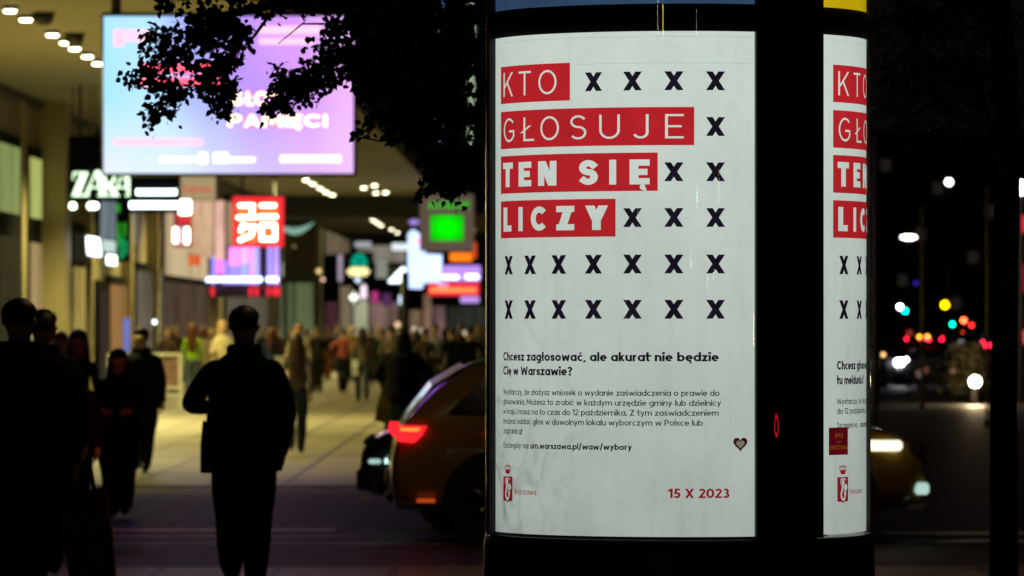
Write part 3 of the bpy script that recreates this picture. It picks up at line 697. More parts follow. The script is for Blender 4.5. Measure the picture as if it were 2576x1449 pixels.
lo = N.new('ShaderNodeMapRange'); lo.inputs[1].default_value = .5; lo.inputs[2].default_value = 0; lo.inputs[3].default_value = 0; lo.inputs[4].default_value = .65; K.new(sp.outputs['Z'], lo.inputs[0])
mxx = N.new('ShaderNodeMix'); mxx.data_type = 'RGBA'; K.new(mth('MULTIPLY', lo.outputs[0], mth('SUBTRACT', 1.25, sp.outputs['X'])), mxx.inputs[0]); K.new(rp.outputs[0], mxx.inputs[6]); mxx.inputs[7].default_value = (1, .97, 1.15, 1)
K.new(mxx.outputs[2], e.inputs[0]); e.inputs[1].default_value = 1.0; K.new(e.outputs[0], out.inputs[0]); MC['video'] = m
a, b = P(261, 436, SD), P(889, 41, SD)
G().box(a.x, b.x, SD - .012, SD - .002, a.z, b.z).mk('display', m, sc)
def spx(px, py, d=SD): q = P(px, py, d); return q.x, q.z
def stext(txt, w, px0, px1, pyb, pyt, m, parent, d, off, name='lettering'):
    x0, z0 = spx(px0, pyb, d); x1, z1 = spx(px1, pyt, d)
    return flat_text(txt, w, x0, x1, z0, z1 - z0, d - off).mk(name, m, parent)
def sbar(px0, px1, py0, py1, m, parent, d, off, name='bar', th=.01, b=0):
    x0, z0 = spx(px0, py1, d); x1, z1 = spx(px1, py0, d)
    return G().box(x0, x1, d - off - th, d - off, z0, z1, b).mk(name, m, parent)
PNK = glow('screen pink', (1.0, .16, .38), 1.3, .05); YEL = glow('screen yellow white', (1.1, 1.0, .55), 2.4, .03); RED_ = glow('screen red', (1.2, .09, .16), 2.2, .1)
SPK = glow('screen pale pink', (1.2, .62, .80), 1.2, .05); SWH = glow('screen white', (1.2, 1.2, 1.3), 1.5, .02)
stext('PAMIĘCI', .30, 572, 825, 321, 287, PNK, sc, SD, .02, 'letter_glow'); stext('PAMIĘCI', .17, 574, 823, 319, 289, YEL, sc, SD, .03)
stext('GŁOS', .30, 578, 706, 268, 228, PNK, sc, SD, .02, 'letter_glow'); stext('GŁOS', .17, 581, 703, 265, 231, YEL, sc, SD, .03)
stext('PRZEŻYJMY', .30, 352, 582, 184, 160, RED_, sc, SD, .02) if 0 else None
sbar(352, 582, 160, 184, RED_, sc, SD, .02, 'red_caption'); sbar(352, 566, 196, 217, RED_, sc, SD, .02, 'red_caption')
sbar(286, 312, 74, 118, SPK, sc, SD, .02, 'pink_icon', b=.004); sbar(316, 380, 76, 104, SPK, sc, SD, .02, 'pink_caption')
sbar(652, 805, 66, 86, SPK, sc, SD, .02, 'pink_caption'); sbar(652, 790, 96, 112, SPK, sc, SD, .02, 'pink_caption')
sbar(285, 510, 349, 366, SPK, sc, SD, .02, 'pink_caption')
sbar(705, 858, 391, 408, SWH, sc, SD, .02, 'logo_bar', b=.004); sbar(402, 496, 396, 407, SWH, sc, SD, .02, 'logo_bar', b=.004); sbar(560, 642, 396, 408, SWH, sc, SD, .02, 'logo_bar', b=.004)
sbar(500, 522, 384, 412, SWH, sc, SD, .02, 'logo_mark', b=.004); sbar(537, 574, 384, 410, SWH, sc, SD, .02, 'logo_mark', b=.004)

# ================================================================== SHOP SIGNS
NAVY = mat('navy sign box', (.006, .006, .014), .9, spec=.05)
def sign(name, label, px0, px1, py0, py1, d, m, cat='shop sign', th=.25, arm=True):
    t = thing(name, label, cat, (0, 0, 0)); x0, z0 = spx(px0, py1, d); x1, z1 = spx(px1, py0, d)
    G().box(x0, x1, d, d + th, z0, z1, min(.02, th * .2)).mk('panel', m, t)
    if arm: G().box(x0 - .5, x0 + .01, d + th * .4, d + th * .6, z1 - .12, z1 - .06).mk('bracket', POLE, t)
    return t
def hang(t, px, py, d, top=None):
    x, z = spx(px, py, d); G().tube([(x, d + .1, z - .02), (x, d + .1, top or HC)], .03, 6).mk('rod', POLE, t)
ZD = 112
z = sign('fashion_shop_sign', 'black box sign with large overlapping white serif letters behind the screen corner', 172, 452, 342, 506, ZD, NAVY, arm=False)
hang(z, 200, 342, ZD); hang(z, 430, 342, ZD)
ZL = glow('soft white letters', (.72, 1.0, .66), 2.2, .05)
def zpoly(pts, name='letter', off=.02):
    g = G(); g.prism([spx(x, y, ZD) for x, y in pts], ZD - off - .03, ZD - off); return g
lz = G()
def zadd(pts, off=.02): q = zpoly(pts, off=off); lz.add(q.v, q.f)
for pts in ([(184, 433), (222, 433), (222, 437), (186, 437)], [(184, 433), (187, 433), (186, 452), (183, 452)], [(205, 433), (222, 433), (199, 494), (181, 494)], [(181, 490), (221, 489), (224, 472), (226, 472), (224, 494), (181, 494)]):
    zadd(pts)
lz.mk('letter', ZL, z)
for dxx, off in ((0, .05), (70, .06)):
    lz = G()
    for pts in ([(212, 494), (216, 494), (244, 432), (240, 432)], [(240, 430), (252, 430), (268, 494), (253, 494)], [(222, 470), (256, 470), (256, 474), (221, 474)], [(206, 490), (224, 490), (224, 494), (206, 494)], [(246, 490), (274, 490), (274, 494), (246, 494)]):
        zadd([(x + dxx, y) for x, y in pts], off)
    lz.mk('letter', ZL, z)
lz = G()
for pts in ([(256, 432), (268, 432), (268, 494), (256, 494)], [(250, 432), (285, 432), (285, 435), (250, 435)], [(250, 491), (274, 491), (274, 494), (250, 494)]): zadd(pts, .08)
v, f = ribbon([spx(268 + 20 * math.sin(R(a_)), 449 - 15 * math.cos(R(a_)), ZD) for a_ in range(0, 181, 20)], .055); lz.add([(q.x, ZD - .09, q.y) for q in v], f)
zadd([(268, 464), (280, 464), (302, 494), (286, 494)], .085)
lz.mk('letter', ZL, z)
z2 = sign('outlet_sign', 'dark box sign with two glowing white caption lines beside the big white letters', 326, 450, 444, 535, ZD - 1.5, NAVY, arm=False)
hang(z2, 340, 444, ZD - 1.5); hang(z2, 440, 444, ZD - 1.5)
WB = glow('white tube light', (.85, 1.1, 1.0), 6, .05)
for k in range(13): sbar(344 + k * 7.8, 350 + k * 7.8, 477, 490, WB, z2, ZD - 1.5, .02, 'letter', .03)
for k in range(17): sbar(327 + k * 7.1, 333 + k * 7.1, 508, 524, WB, z2, ZD - 1.5, .02, 'letter', .03)
ex = sign('express_sign', 'beige square sign with red Express lettering next to the dark box signs', 455, 541, 444, 502, 150, mat('beige panel', (.4, .33, .22), .6, em=(.40, .31, .17), es=.9))
stext('Express', .17, 462, 530, 484, 466, glow('red letters', (.62, .07, .04), 1, .05), ex, 150, .02)
# white lit signs by the entrance
WS = glow('white lit sign', (.95, 1.1, 1.1), 3.5, .05); WS2 = glow('white soft sign', (.72, .92, .86), 1, .12, 5, (1, 1, .2))
def tilted(name, label, pts, d, m, cat='shop sign', group=None):
    t = thing(name, label, cat, (0, 0, 0), 0, group); G().prism([spx(x, y, d) for x, y in pts], d, d + .12).mk('light_face', m, t)
    xs = [p[0] for p in pts]; ys = [p[1] for p in pts]
    x0, z0 = spx(min(xs), min(ys), d); G().box(x0 - .06, x0 - .01, d, d + .1, spx(0, max(ys), d)[1], z0).mk('side_bracket', POLE, t); return t
tilted('square_sign', 'bright white square light sign on the first shop front', [(217, 594), (249, 599), (254, 646), (220, 641)], 122, WS)
t = tilted('caption_sign', 'dim white sign with rows of blurred letters beside the white square', [(255, 598), (293, 604), (293, 637), (257, 633)], 124, NAVY)
for k in range(6): sbar(257 + k * 6, 261.5 + k * 6, 602 + k, 632 + k, WS2, t, 124, .02, 'letter', .02)
tilted('small_light_sign', 'small white light box below the dim caption sign', [(268, 641), (292, 643), (293, 668), (268, 665)], 124, WS)
for px, lb in ((183, 'round white bulb lamp under the left end of the black sign'), (228, 'left bulb of the close pair below the big white letters'), (239, 'right bulb of the close pair below the big white letters')):
    q = P(px, 518, 113); t = thing('bulb_lamp', lb, 'lamp', q); G().ball((0, 0, 0), .07, .07, .07).mk('bulb', glow('bulb light', (.9, 1.1, .85), 7, .02), t, True); G().tube([(0, .02, .06), (0, .02, HC - q.z)], .012, 6).mk('stem', POLE, t)
# green neon
t = thing('green_neon', 'dim green vertical neon shapes on the shop front left of the curtains', 'neon sign', (0, 0, 0))
for a_, b_, c_, e_ in ((294, 302, 512, 535), (295, 303, 560, 620), (310, 318, 560, 595), (306, 322, 605, 640), (300, 312, 596, 650)):
    sbar(a_, b_, c_, e_, glow('green neon', (.03, .34, .02), .9, .3) if e_ < 630 else glow('teal neon', (.01, .32, .10), .9, .3), t, 138, 0, 'tube', .08, .02)
G().box(*(spx(292, 0, 138)[0], spx(326, 0, 138)[0]), 138.0, 138.1, spx(0, 660, 138)[1], spx(0, 505, 138)[1]).mk('back_board', DKM, t)
# blue lit glass strip
t = thing('blue_light_panel', 'bluish glowing glass strip low on the shop front', 'light panel', (0, 0, 0)); sbar(312, 326, 800, 885, glow('blue strip', (.16, .19, .55), 1, .3), t, 137, 0, 'face', .1); sbar(310, 312, 700, 890, POLE, t, 137, -.02, 'edge', .1)
# red and white lit posters
t = sign('red_neon_sign', 'red edged sign with white neon strokes beside the beige curtains', 436, 482, 500, 622, 152, mat('red panel dark', (.05, .004, .004), .5, em=(.28, .03, .035), es=1))
for a_, b_, c_, e_ in ((450, 481, 503, 540), (436, 448, 572, 612), (464, 476, 572, 614)): sbar(a_, b_, c_, e_, glow('hot white neon', (1.2, 1.0, .80), 6, .05), t, 152, .03, 'tube', .05, .03)
sbar(450, 480, 548, 560, glow('red neon bright', (.9, .03, .05), 1, .1), t, 152, .03, 'tube', .05)
sbar(449, 463, 570, 616, glow('pink neon', (.8, .38, .42), 1, .1), t, 152, .02, 'tube', .05)
for k, (x_, w_, c_) in enumerate(((486, 18, (.75, .46, .28)), (506, 16, (.80, .52, .33)), (523, 14, (.72, .45, .28)), (541, 24, (1.05, .62, .50)))):
    t = thing('lit_banner', ('pale pink vertical lit banner, %s of the row behind the red sign' % ('first', 'second', 'third', 'broad last')[k]), 'banner', (0, 0, 0), 0, 'row of tall pale lit banners')
    sbar(x_, x_ + w_, 505, 640 + k * 4, glow('banner %d' % k, c_, .85, .22, 1.4, (1, 1, .5)), t, 156 + k * 2, 0, 'cloth', .06); sbar(x_ - 1, x_ + w_ + 1, 502, 505, POLE, t, 156 + k * 2, 0, 'top_bar', .08)
# the red square sign with white strokes
UD = 170
un = sign('red_square_sign', 'bright red square sign with four white block characters', 585, 713, 495, 621, UD, glow('red sign face', (1.0, .035, .045), 1.1, .06), arm=False)
hang(un, 610, 495, UD); hang(un, 690, 495, UD)
UW = glow('white sign strokes', (1.3, 1.10, .75), 7, .03)
def ustroke(pts, w=7): 
    v, f = ribbon([spx(x, y, UD) for x, y in pts], w * UD / F); g = G(); g.add([(q.x, UD - .04, q.y) for q in v], f); g.mk('stroke', UW, un)
for s_ in ([(604, 517), (636, 517), (633, 545)], [(600, 547), (643, 547)],                 # first character
           [(658, 517), (690, 517)], [(655, 545), (694, 545)],                              # second
           [(612, 566), (606, 580)], [(610, 570), (640, 570), (632, 592), (604, 604)],      # third
           [(658, 566), (692, 566), (692, 602), (658, 602), (658, 566)]): ustroke(s_)
og = glow('orange halo', (1.0, .22, .06), 1.1, .05)
for a_, b_, c_, e_ in ((598, 647, 510, 553), (652, 698, 510, 553), (600, 647, 560, 610), (652, 698, 560, 610)): sbar(a_, b_, c_, e_, og, un, UD, .015, 'halo', .01, .004)
# purple video wall in strips with a dotted white caption
pw = thing('purple_video_wall', 'violet and pink glowing video wall in vertical strips under the red square sign', 'video screen', (0, 0, 0))
PD = 176
strips = [(497, 504, 668, 725, (.42, .2, .95)), (513, 520, 660, 700, (.35, .16, .8)), (532, 542, 645, 715, (.32, .30, 1.0)), (544, 562, 648, 690, (.95, .22, .75)), (562, 572, 655, 715, (.38, .26, .9)),
          (575, 604, 622, 668, (1.0, .30, 1.0)), (575, 604, 668, 715, (.34, .26, .95)), (606, 626, 622, 660, (1.0, .42, 1.0)), (606, 626, 660, 715, (.42, .44, 1.0)), (628, 640, 622, 715, (.75, .36, 1.0)), (642, 652, 622, 715, (.45, .42, 1.0)),
          (673, 684, 620, 715, (.42, .32, 1.0)), (688, 702, 620, 715, (.55, .36, 1.0))]
for i, (a_, b_, c_, e_, k) in enumerate(strips): sbar(a_, b_, c_, e_, glow('strip %d' % i, k, 1.35, .15, 4, (1, 1, .3)), pw, PD, 0, 'strip', .08)
for i in range(19):
    xx = 512 + i * 10.2
    if 655 < xx < 672: continue
    q = P(xx, 703, PD); G().ball((q.x, PD - .14, q.z), .055, .03, .08).mk('caption_dot', glow('caption light', (.75, .85, 1.3), 5, .05), pw, True)
for px in (535, 631, 646, 676, 690, 700): sbar(px - 5, px + 4, 722, 745, glow('red lamp glow', (1.0, .03, .05), 1.1, .1), pw, PD, 0, 'red_lamp', .08, .02)
x0, z0 = spx(495, 748, PD); x1, z1 = spx(708, 618, PD); G().box(x0, x1, PD + .1, PD + .2, z0, z1).mk('mesh_frame', mat('wall behind strips', (.05, .03, .05), .6), pw)
for a_, b_, c_, e_ in ((468, 482, 640, 668), (484, 506, 642, 668)): pass
t = thing('orange_light_box', 'small orange light box between the pale banners and the violet wall', 'light box', (0, 0, 0)); sbar(474, 488, 641, 668, glow('orange box', (.85, .13, .01), 1, .2), t, 165, 0, 'face', .1); sbar(490, 504, 642, 668, glow('red orange box', (.70, .07, .01), 1, .2), t, 165, 0, 'face', .1); sbar(472, 506, 639, 641, POLE, t, 165, 0, 'top', .12)
t = thing('white_curved_light', 'white upright curved lamp beside the violet wall', 'lamp', (0, 0, 0)); sbar(700, 712, 656, 700, glow('soft white lamp', (.6, .66, .5), .9, .1), t, 180, 0, 'face', .2, .06); sbar(703, 709, 652, 656, POLE, t, 180, 0, 'cap', .2)
# JUNIOR
JD = 158
ju = sign('junior_sign', 'brown grey sign panel with green Junior lettering and a glowing green square', 1056, 1192, 488, 632, JD, mat('brown grey panel', (.14, .11, .09), .6, em=(.095, .068, .052), es=1), arm=False)
hang(ju, 1075, 488, JD, 7.2); hang(ju, 1175, 488, JD, 7.2)
stext('JUNIOR', .2, 1072, 1182, 526, 506, glow('green letters', (.03, .50, .02), .95, .1), ju, JD, .02)
m = bpy.data.materials.new('green lit square'); m.use_nodes = True; N, K = nodes_of(m); N.clear()
out = N.new('ShaderNodeOutputMaterial'); e = N.new('ShaderNodeEmission'); tc = N.new('ShaderNodeTexCoord'); gd_ = N.new('ShaderNodeTexGradient'); gd_.gradient_type = 'SPHERICAL'; mp = N.new('ShaderNodeMapping')
mp.inputs['Location'].default_value = (-.5, 0, -.5); mp.inputs['Scale'].default_value = (1, 0, 1); K.new(tc.outputs['Generated'], mp.inputs[0]); K.new(mp.outputs[0], gd_.inputs[0])
rp = N.new('ShaderNodeValToRGB'); rp.color_ramp.elements[0].position = .4; rp.color_ramp.elements[0].color = (.005, .5, .004, 1); rp.color_ramp.elements[1].position = .95; rp.color_ramp.elements[1].color = (.0, 1.3, .0, 1)
K.new(gd_.outputs[0], rp.inputs[0]); K.new(rp.outputs[0], e.inputs[0]); K.new(e.outputs[0], out.inputs[0])
sbar(1083, 1166, 541, 606, m, ju, JD, .02, 'green_square', .04)
# cluster of lights right of the street's end
def light(name, label, pts_or_box, d, c_, s_, cat='lit sign', th=.15, b=.03, back=True):
    t = thing(name, label, cat, (0, 0, 0))
    if len(pts_or_box) == 4 and not isinstance(pts_or_box[0], tuple):
        a_, b_, c2, e_ = pts_or_box; sbar(a_, b_, c2, e_, glow(label[:40], c_, s_, .06), t, d, 0, 'light_face', th, b); xs = (a_, b_); ys = (c2, e_)
    else:
        G().prism([spx(x, y, d) for x, y in pts_or_box], d - th, d).mk('light_face', glow(label[:40], c_, s_, .06), t); xs = [p[0] for p in pts_or_box]; ys = [p[1] for p in pts_or_box]
    if back:
        x0, z0 = spx(min(xs) - 1.2, max(ys) + 1.2, d); x1, z1 = spx(max(xs) + 1.2, min(ys) - 1.2, d); G().box(x0, x1, d + .002, d + .1, z0, z1).mk('backing', DKM, t)
    return t
light('tall_blue_screen', 'tall stepped pale blue video screen left of the Junior sign', [(1026, 725), (1026, 590), (1034, 580), (1042, 578), (1052, 586), (1070, 592), (1070, 639), (1112, 641), (1112, 668), (1112, 712), (1066, 712), (1062, 727)], 190, (.62, .80, 1.25), 1.5, 'video screen', back=False)
light('pink_round_light', 'round pink light on the tall blue screen', (1046, 1071, 597, 618), 189, (1.2, .45, .8), 1.3, 'light', b=.08, back=False)
light('violet_round_light', 'violet round glow above the tall blue screen', (1028, 1056, 552, 566), 192, (.42, .28, .8), .9, 'light', b=.06)
light('violet_caption_screen', 'violet strip screen with white captions above the red sign', (1112, 1209, 668, 708), 188, (.55, .30, .95), 1.1, 'video screen')
light('white_caption', 'left longer white caption bar on the violet strip screen', (1112, 1155, 692, 703), 187.5, (1.2, 1.2, 1.3), 2, 'lit caption', back=False)
light('white_caption', 'right shorter white caption bar on the violet strip screen', (1170, 1205, 690, 703), 187.5, (1.2, 1.2, 1.3), 2, 'lit caption', back=False)
t = light('red_orange_sign', 'long red sign with an orange middle band under the violet screen', (1077, 1206, 712, 744), 186, (1.0, .03, .06), 1.1)
sbar(1082, 1198, 724, 735, glow('orange band', (1.1, .32, .08), 1.2, .1), t, 186, .16, 'band', .02); sbar(1100, 1128, 712, 722, glow('pink patch', (1.1, .35, .6), 1.1, .1), t, 186, .16, 'patch', .02)
light('orange_light_box', 'wide orange light box below the Junior panel', (1131, 1189, 636, 658), 180, (1.1, .22, .01), 1.2, 'light box')
light('orange_neon', 'short upright orange neon beside the Junior panel', (1187, 1199, 610, 650), 179, (.8, .09, .01), .9, 'neon sign')
light('peach_light', 'small round peach light at the edge of the column beside the Junior panel', (1187, 1197, 574, 585), 179, (.7, .35, .2), .9, 'light', b=.05)
light('lilac_light', 'lilac glow at the lower right end of the red sign', (1158, 1206, 746, 762), 187, (.6, .36, 1.0), .9, 'light')
light('white_roof_sign', 'white triangular light sign left of the tall blue screen', [(976, 708), (1012, 672), (1018, 672), (1026, 690), (1026, 711), (980, 712)], 200, (1.0, 1.2, 1.3), 2.2)
light('white_upright_lamp', 'narrow upright white lamp below the triangular sign', (1004, 1016, 738, 771), 201, (.75, .95, 1.2), 1.7, 'lamp', b=.08)
light('white_box_lamp', 'wide white glowing lamp box left of the tall screen top', (985, 1026, 612, 630), 230, (.85, .95, 1.0), 1.0, 'lamp')
light('grey_caption_sign', 'pale grey blurred caption sign above the teal sign', (892, 934, 608, 622), 235, (.36, .40, .42), 1, 'shop sign')
t = thing('teal_sign', 'teal triangular sign with a dark round hole', 'shop sign', (0, 0, 0)); G().prism([spx(x, y, 214) for x, y in ((884, 670), (884, 655), (894, 640), (904, 637), (914, 640), (924, 655), (924, 670))], 213.8, 214).mk('face', glow('teal light', (.0, .36, .22), 1, .06), t)
q = P(904, 656, 213.6); G().ball((q.x, q.y, q.z), .07, .04, .08).mk('hole', DKM, t, True); sbar(868, 940, 634, 672, mat('black box', (.01, .01, .01), .5), t, 214.2, 0, 'backing', .1)
light('cream_oval_sign', 'cream coloured long oval light under the teal sign', (873, 930, 673, 694), 213, (1.15, 1.0, .45), 1.3, b=.1)
light('small_blue_white_lamp', 'small bluish white lamp right under the cream oval', (892, 908, 697, 711), 214, (.7, .95, 1.1), 1.6, 'lamp', b=.08)
light('white_oval_lamp', 'white upright oval lamp low beside the magenta panel', (880, 900, 733, 763), 225, (1.2, 1.2, 1.05), 1.7, 'lamp', b=.14)
light('pink_white_lamp', 'pinkish white upright lamp left of the magenta panel', (908, 922, 712, 756), 226, (1.1, .85, 1.0), 1.2, 'lamp', b=.1)
light('magenta_panel', 'magenta glowing panel low in the far shop front', (934, 952, 733, 764), 228, (.40, .04, .20), 1, 'light panel')
light('purple_panel', 'dim purple panel right of the magenta panel', (962, 984, 738, 768), 228, (.09, .03, .10), 1, 'light panel')
light('lilac_column_light', 'pale lilac upright light strip left of the teal sign', (850, 862, 636, 712), 226, (.36, .28, .36), 1, 'light strip', b=.08)
light('pale_round_sign', 'grey panel with pale round marks right of the teal sign', (946, 975, 650, 700), 227, (.24, .25, .21), 1, 'shop sign')
for i, (px, py, r_, c_, s_, lb) in enumerate(((802, 682, .10, (1, .72, .3), 1.2, 'yellow bulb at the edge of the olive vestibule'), (812, 703, .07, (1, .6, .4), 1.6, 'peach bulb beside the olive vestibule'), (740, 620, .05, (.5, .4, .2), .8, 'faint bulb on the vestibule wall'),
        (389, 810, .05, (.8, 1.1, 1.1), 5, 'cold white spark of a lamp in the brown shop glass'), (884, 827, .14, (1, .85, .45), 1.1, 'yellow globe light above the crowd'), (1000, 817, .13, (1, .7, .35), 1.1, 'amber globe above the crowd beside the dark pole'),
        (1042, 828, .1, (1, .85, .6), 1, 'left one of two pale globes above the crowd'), (1060, 832, .1, (1, .85, .55), .9, 'right one of two pale globes above the crowd'), (1170, 838, .1, (1, .9, .7), .9, 'pale globe above the crowd near the column'), (1090, 712, .1, (.5, .5, .5), .8, 'faint grey globe above the crowd'))):
    dd = 212 if i in (0, 1, 2) else (150 if i == 3 else 240); q = P(px, py, dd); t = thing('globe_light', lb, 'light', q); G().ball((0, 0, 0), r_, r_, r_).mk('globe', glow('gl%d' % i, c_, s_, .03), t, True)
    G().tube([(0, 0, -r_ * .9), (0, 0, -q.z)], .03, 6).mk('post', POLE, t, True)
# dark street pole amid the lights
t = thing('street_pole', 'dark street pole rising from the crowd under the narrow upright lamp', 'pole', (P(1019, 0, 140).x, 140, 0)); G().tube([(0, 0, 0), (0, 0, 3.1)], [.13, .10], 10).mk('shaft', POLE, t, True); G().lathe([(.2, 0), (.2, .2), (.13, .3)], 12).mk('foot', POLE, t, True)
# building strips far behind the tree with vertical light lines
fb = thing('far_tower', 'dark tower with a blue and a pale green vertical light line behind the tree', 'tower', (0, 0, 0))
facade_box('wall', 1010, 1420, -500, 872, 520, 20, mat('tower wall', (.02, .02, .022), .5), fb)
for a_, b_, c_ in ((1097, 1114, (.16, .30, .62)), (1178, 1194, (.30, .42, .26))):
    facade_box('light_line', a_, b_, -40, 520 if a_ > 1150 else 400, 519.5, .4, glow('line %d' % a_, c_, 1, .4, .06), fb)
# white framed street board
t = thing('poster_stand', 'white framed poster stand with a dim pinkish picture on the lit paving', 'poster stand', (0, 0, 0)); BD = 110.5
for a_, b_, c_, e_ in ((271, 458, 888, 896), (450, 458, 896, 1029), (271, 279, 896, 1029), (279, 450, 972, 979), (279, 450, 990, 997)): sbar(a_, b_, c_, e_, mat('white frame paint', (.75, .75, .68), .4, em=(.3, .28, .2), es=.5) if 0 else mat('white frame paint', (.75, .75, .68), .4), t, BD, 0, 'bar', .05)
sbar(280, 449, 897, 971, mat('poster print', (.3, .17, .16), .5, var=.6, scale=2.2), t, BD, -.015, 'picture', .02)

# ================================================================== PEOPLE
def lerp(a, b, t): return a + (b - a) * t
def V3(*a): return Vector(a)
def body(pose, near=False):
    """one continuous figure grown from a skeleton; facing -y. returns mesh with slots skin, top, trousers, shoes and joints"""
    g = dict(th=(18, -16), kb=(4, 22), sp=(-14, 12), eb=(12, 18), ab=(9, 9), inw=(0, 0), bulk=1.0, lean=0, sw=1.0, nod=0, lr=1.0); g.update(pose)
    vs = []; es = []; rad = []; seg = []
    def vert(p, r_): vs.append(Vector(p)); rad.append(r_); return len(vs) - 1
    def edge(a, b, k): es.append((a, b)); seg.append((a, b, k))
    bk = g['bulk']
    hips = .92; drop = 0
    feet = []
    for i, s in enumerate((-1, 1)):
        th, kb = R(g['th'][i]), R(g['kb'][i])
        kn = V3(s * .078, -.43 * math.sin(th), hips - .43 * math.cos(th)); an = kn + V3(s * -.02, -.42 * math.sin(th - kb), -.42 * math.cos(th - kb)); feet.append((kn, an))
    low = min(f_[1].z for f_ in feet); dz = .085 - low
    pel = vert((0, 0, .97 + dz), .155 * bk)
    wa = vert((0, .005, 1.12 + dz), .145 * bk); edge(pel, wa, 'top')
    ch = vert((0, -.0, 1.30 + dz), .165 * bk); edge(wa, ch, 'top')
    ub = vert((0, .0, 1.41 + dz), .118 * bk); edge(ch, ub, 'top')
    nk = vert((0, -.008, 1.485 + dz), .070); edge(ub, nk, 'top')
    nd = g['nod']
    n2 = vert((0, -.018 - nd * .3, 1.530 + dz), .066); edge(nk, n2, 'skin')
    jw = vert((0, -.040 - nd * .6, 1.585 + dz), .088); edge(n2, jw, 'skin')
    mid = vert((0, -.020 - nd, 1.650 + dz), .112); edge(jw, mid, 'skin')
    top = vert((0, -.005 - nd, 1.698 + dz), .100); edge(mid, top, 'skin')
    if near:
        no = vert((0, -.128 - nd, 1.645 + dz), .013); edge(mid, no, 'skin')
        for s in (-1, 1):
            e_ = vert((s * .104, -.005 - nd, 1.65 + dz), .017); edge(mid, e_, 'skin')
    hand = []
    for i, s in enumerate((-1, 1)):
        ha = vert((s * .10, 0, hips - .02 + dz), .118 * bk * g['lr']); edge(pel, ha, 'leg')
        kn, an = feet[i]; kn = kn + V3(0, 0, dz); an = an + V3(0, 0, dz)
        tm = vert(kn.lerp(Vector(vs[ha]), .45), .104 * bk * g['lr']); edge(ha, tm, 'leg')
        k_ = vert(kn, .080 * g['lr']); edge(tm, k_, 'leg'); cf = vert(kn.lerp(an, .4) + V3(0, .012, 0), .084 * g['lr']); edge(k_, cf, 'leg')
        a_ = vert(an, .062 * g['lr']); edge(cf, a_, 'leg')
        rise = max(0, an.z - .085)
        to = vert(an + V3(0, -.13, -.045 - rise * .25), .036); edge(a_, to, 'shoe'); t2 = vert(an + V3(0, -.19, -.052 - rise * .4), .026); edge(to, t2, 'shoe')
        sh = vert((s * .165 * g['sw'], 0, 1.405 + dz), .076 * bk); edge(ub, sh, 'top')
        p_, ab = R(g['sp'][i]), R(g['ab'][i]); d_ = V3(s * math.sin(ab), -math.sin(p_) * math.cos(ab), -math.cos(p_) * math.cos(ab))
        el = Vector(vs[sh]) + V3(s * .02, 0, 0) + d_ * .28; e2 = vert(el, .058 * bk); edge(sh, e2, 'top')
        fb_ = p_ + R(g['eb'][i]); iw = R(g['inw'][i]); fd = V3(-s * math.sin(iw), -math.sin(fb_) * math.cos(iw), -math.cos(fb_) * math.cos(iw))
        wr = el + fd * .25; w_ = vert(wr, .038 * (1.15 if bk > 1 else 1)); edge(e2, w_, 'top')
        pm = vert(wr + fd * .06, .034 if not near else .030); edge(w_, pm, 'skin')
        if not near: fn = vert(wr + fd * .13, .024); edge(pm, fn, 'skin')
        hand.append((wr, fd))
    me = bpy.data.meshes.new('sk'); me.from_pydata(vs, es, []); o = bpy.data.objects.new('sk', me); C.objects.link(o)
    md = o.modifiers.new('s', 'SKIN'); md.use_smooth_shade = True; md.branch_smoothing = .6
    for i, r_ in enumerate(rad): me.skin_vertices[0].data[i].radius = (r_, r_); me.skin_vertices[0].data[i].use_root = (i == 0)
    ss = o.modifiers.new('u', 'SUBSURF'); ss.levels = 2 if near else 1
    dg = bpy.context.evaluated_depsgraph_get(); dg.update(); m2 = bpy.data.meshes.new_from_object(o.evaluated_get(dg))
    bpy.data.objects.remove(o)
    J = dict(dz=dz, hand=hand, nd=nd)
    kinds = {'skin': 0, 'top': 1, 'leg': 2, 'shoe': 3}
    for p in m2.polygons:
        c = p.center; best = 9; bk_ = 1
        for a_, b_, k in seg:
            A_, B_ = vs[a_], vs[b_]; ab_ = B_ - A_; t = max(0, min(1, (c - A_).dot(ab_) / ab_.length_squared)); dd = (c - (A_ + ab_ * t)).length - lerp(rad[a_], rad[b_], t) * .6
            if dd < best: best = dd; bk_ = kinds[k]
        p.material_index = bk_; p.use_smooth = True
    for v in m2.vertices:                    # flatten the trunk front to back, widen it
        z_ = v.co.z - dz
        if .9 < z_ < 1.46 and abs(v.co.x) < .17: k = min(1, (z_ - .9) / .1, (1.46 - z_) / .06); v.co.y *= 1 - .22 * k; v.co.x *= 1 + .10 * k
        if z_ > 1.56: v.co.y = (v.co.y + .02 + nd) * 1.12 - .02 - nd; v.co.x *= .93
    return m2, J
SKINM = [mat('skin %d' % i, c, .55, var=.06) for i, c in enumerate(((.50, .30, .20), (.42, .24, .16), (.58, .38, .28)))]
def cloth(c): return mat('cloth %.3f %.3f %.3f' % c, c, .9, spec=.12, var=.25, scale=14)
HAIRM = {k: mat('hair ' + k, c, .5, var=.3, scale=30) for k, c in dict(black=(.008, .006, .006), brown=(.045, .02, .01), red=(.12, .035, .015), blond=(.35, .22, .09), grey=(.1, .09, .08)).items()}
SHOE = mat('dark shoes', (.015, .013, .012), .5); WSHOE = mat('white shoes', (.6, .6, .55), .5)
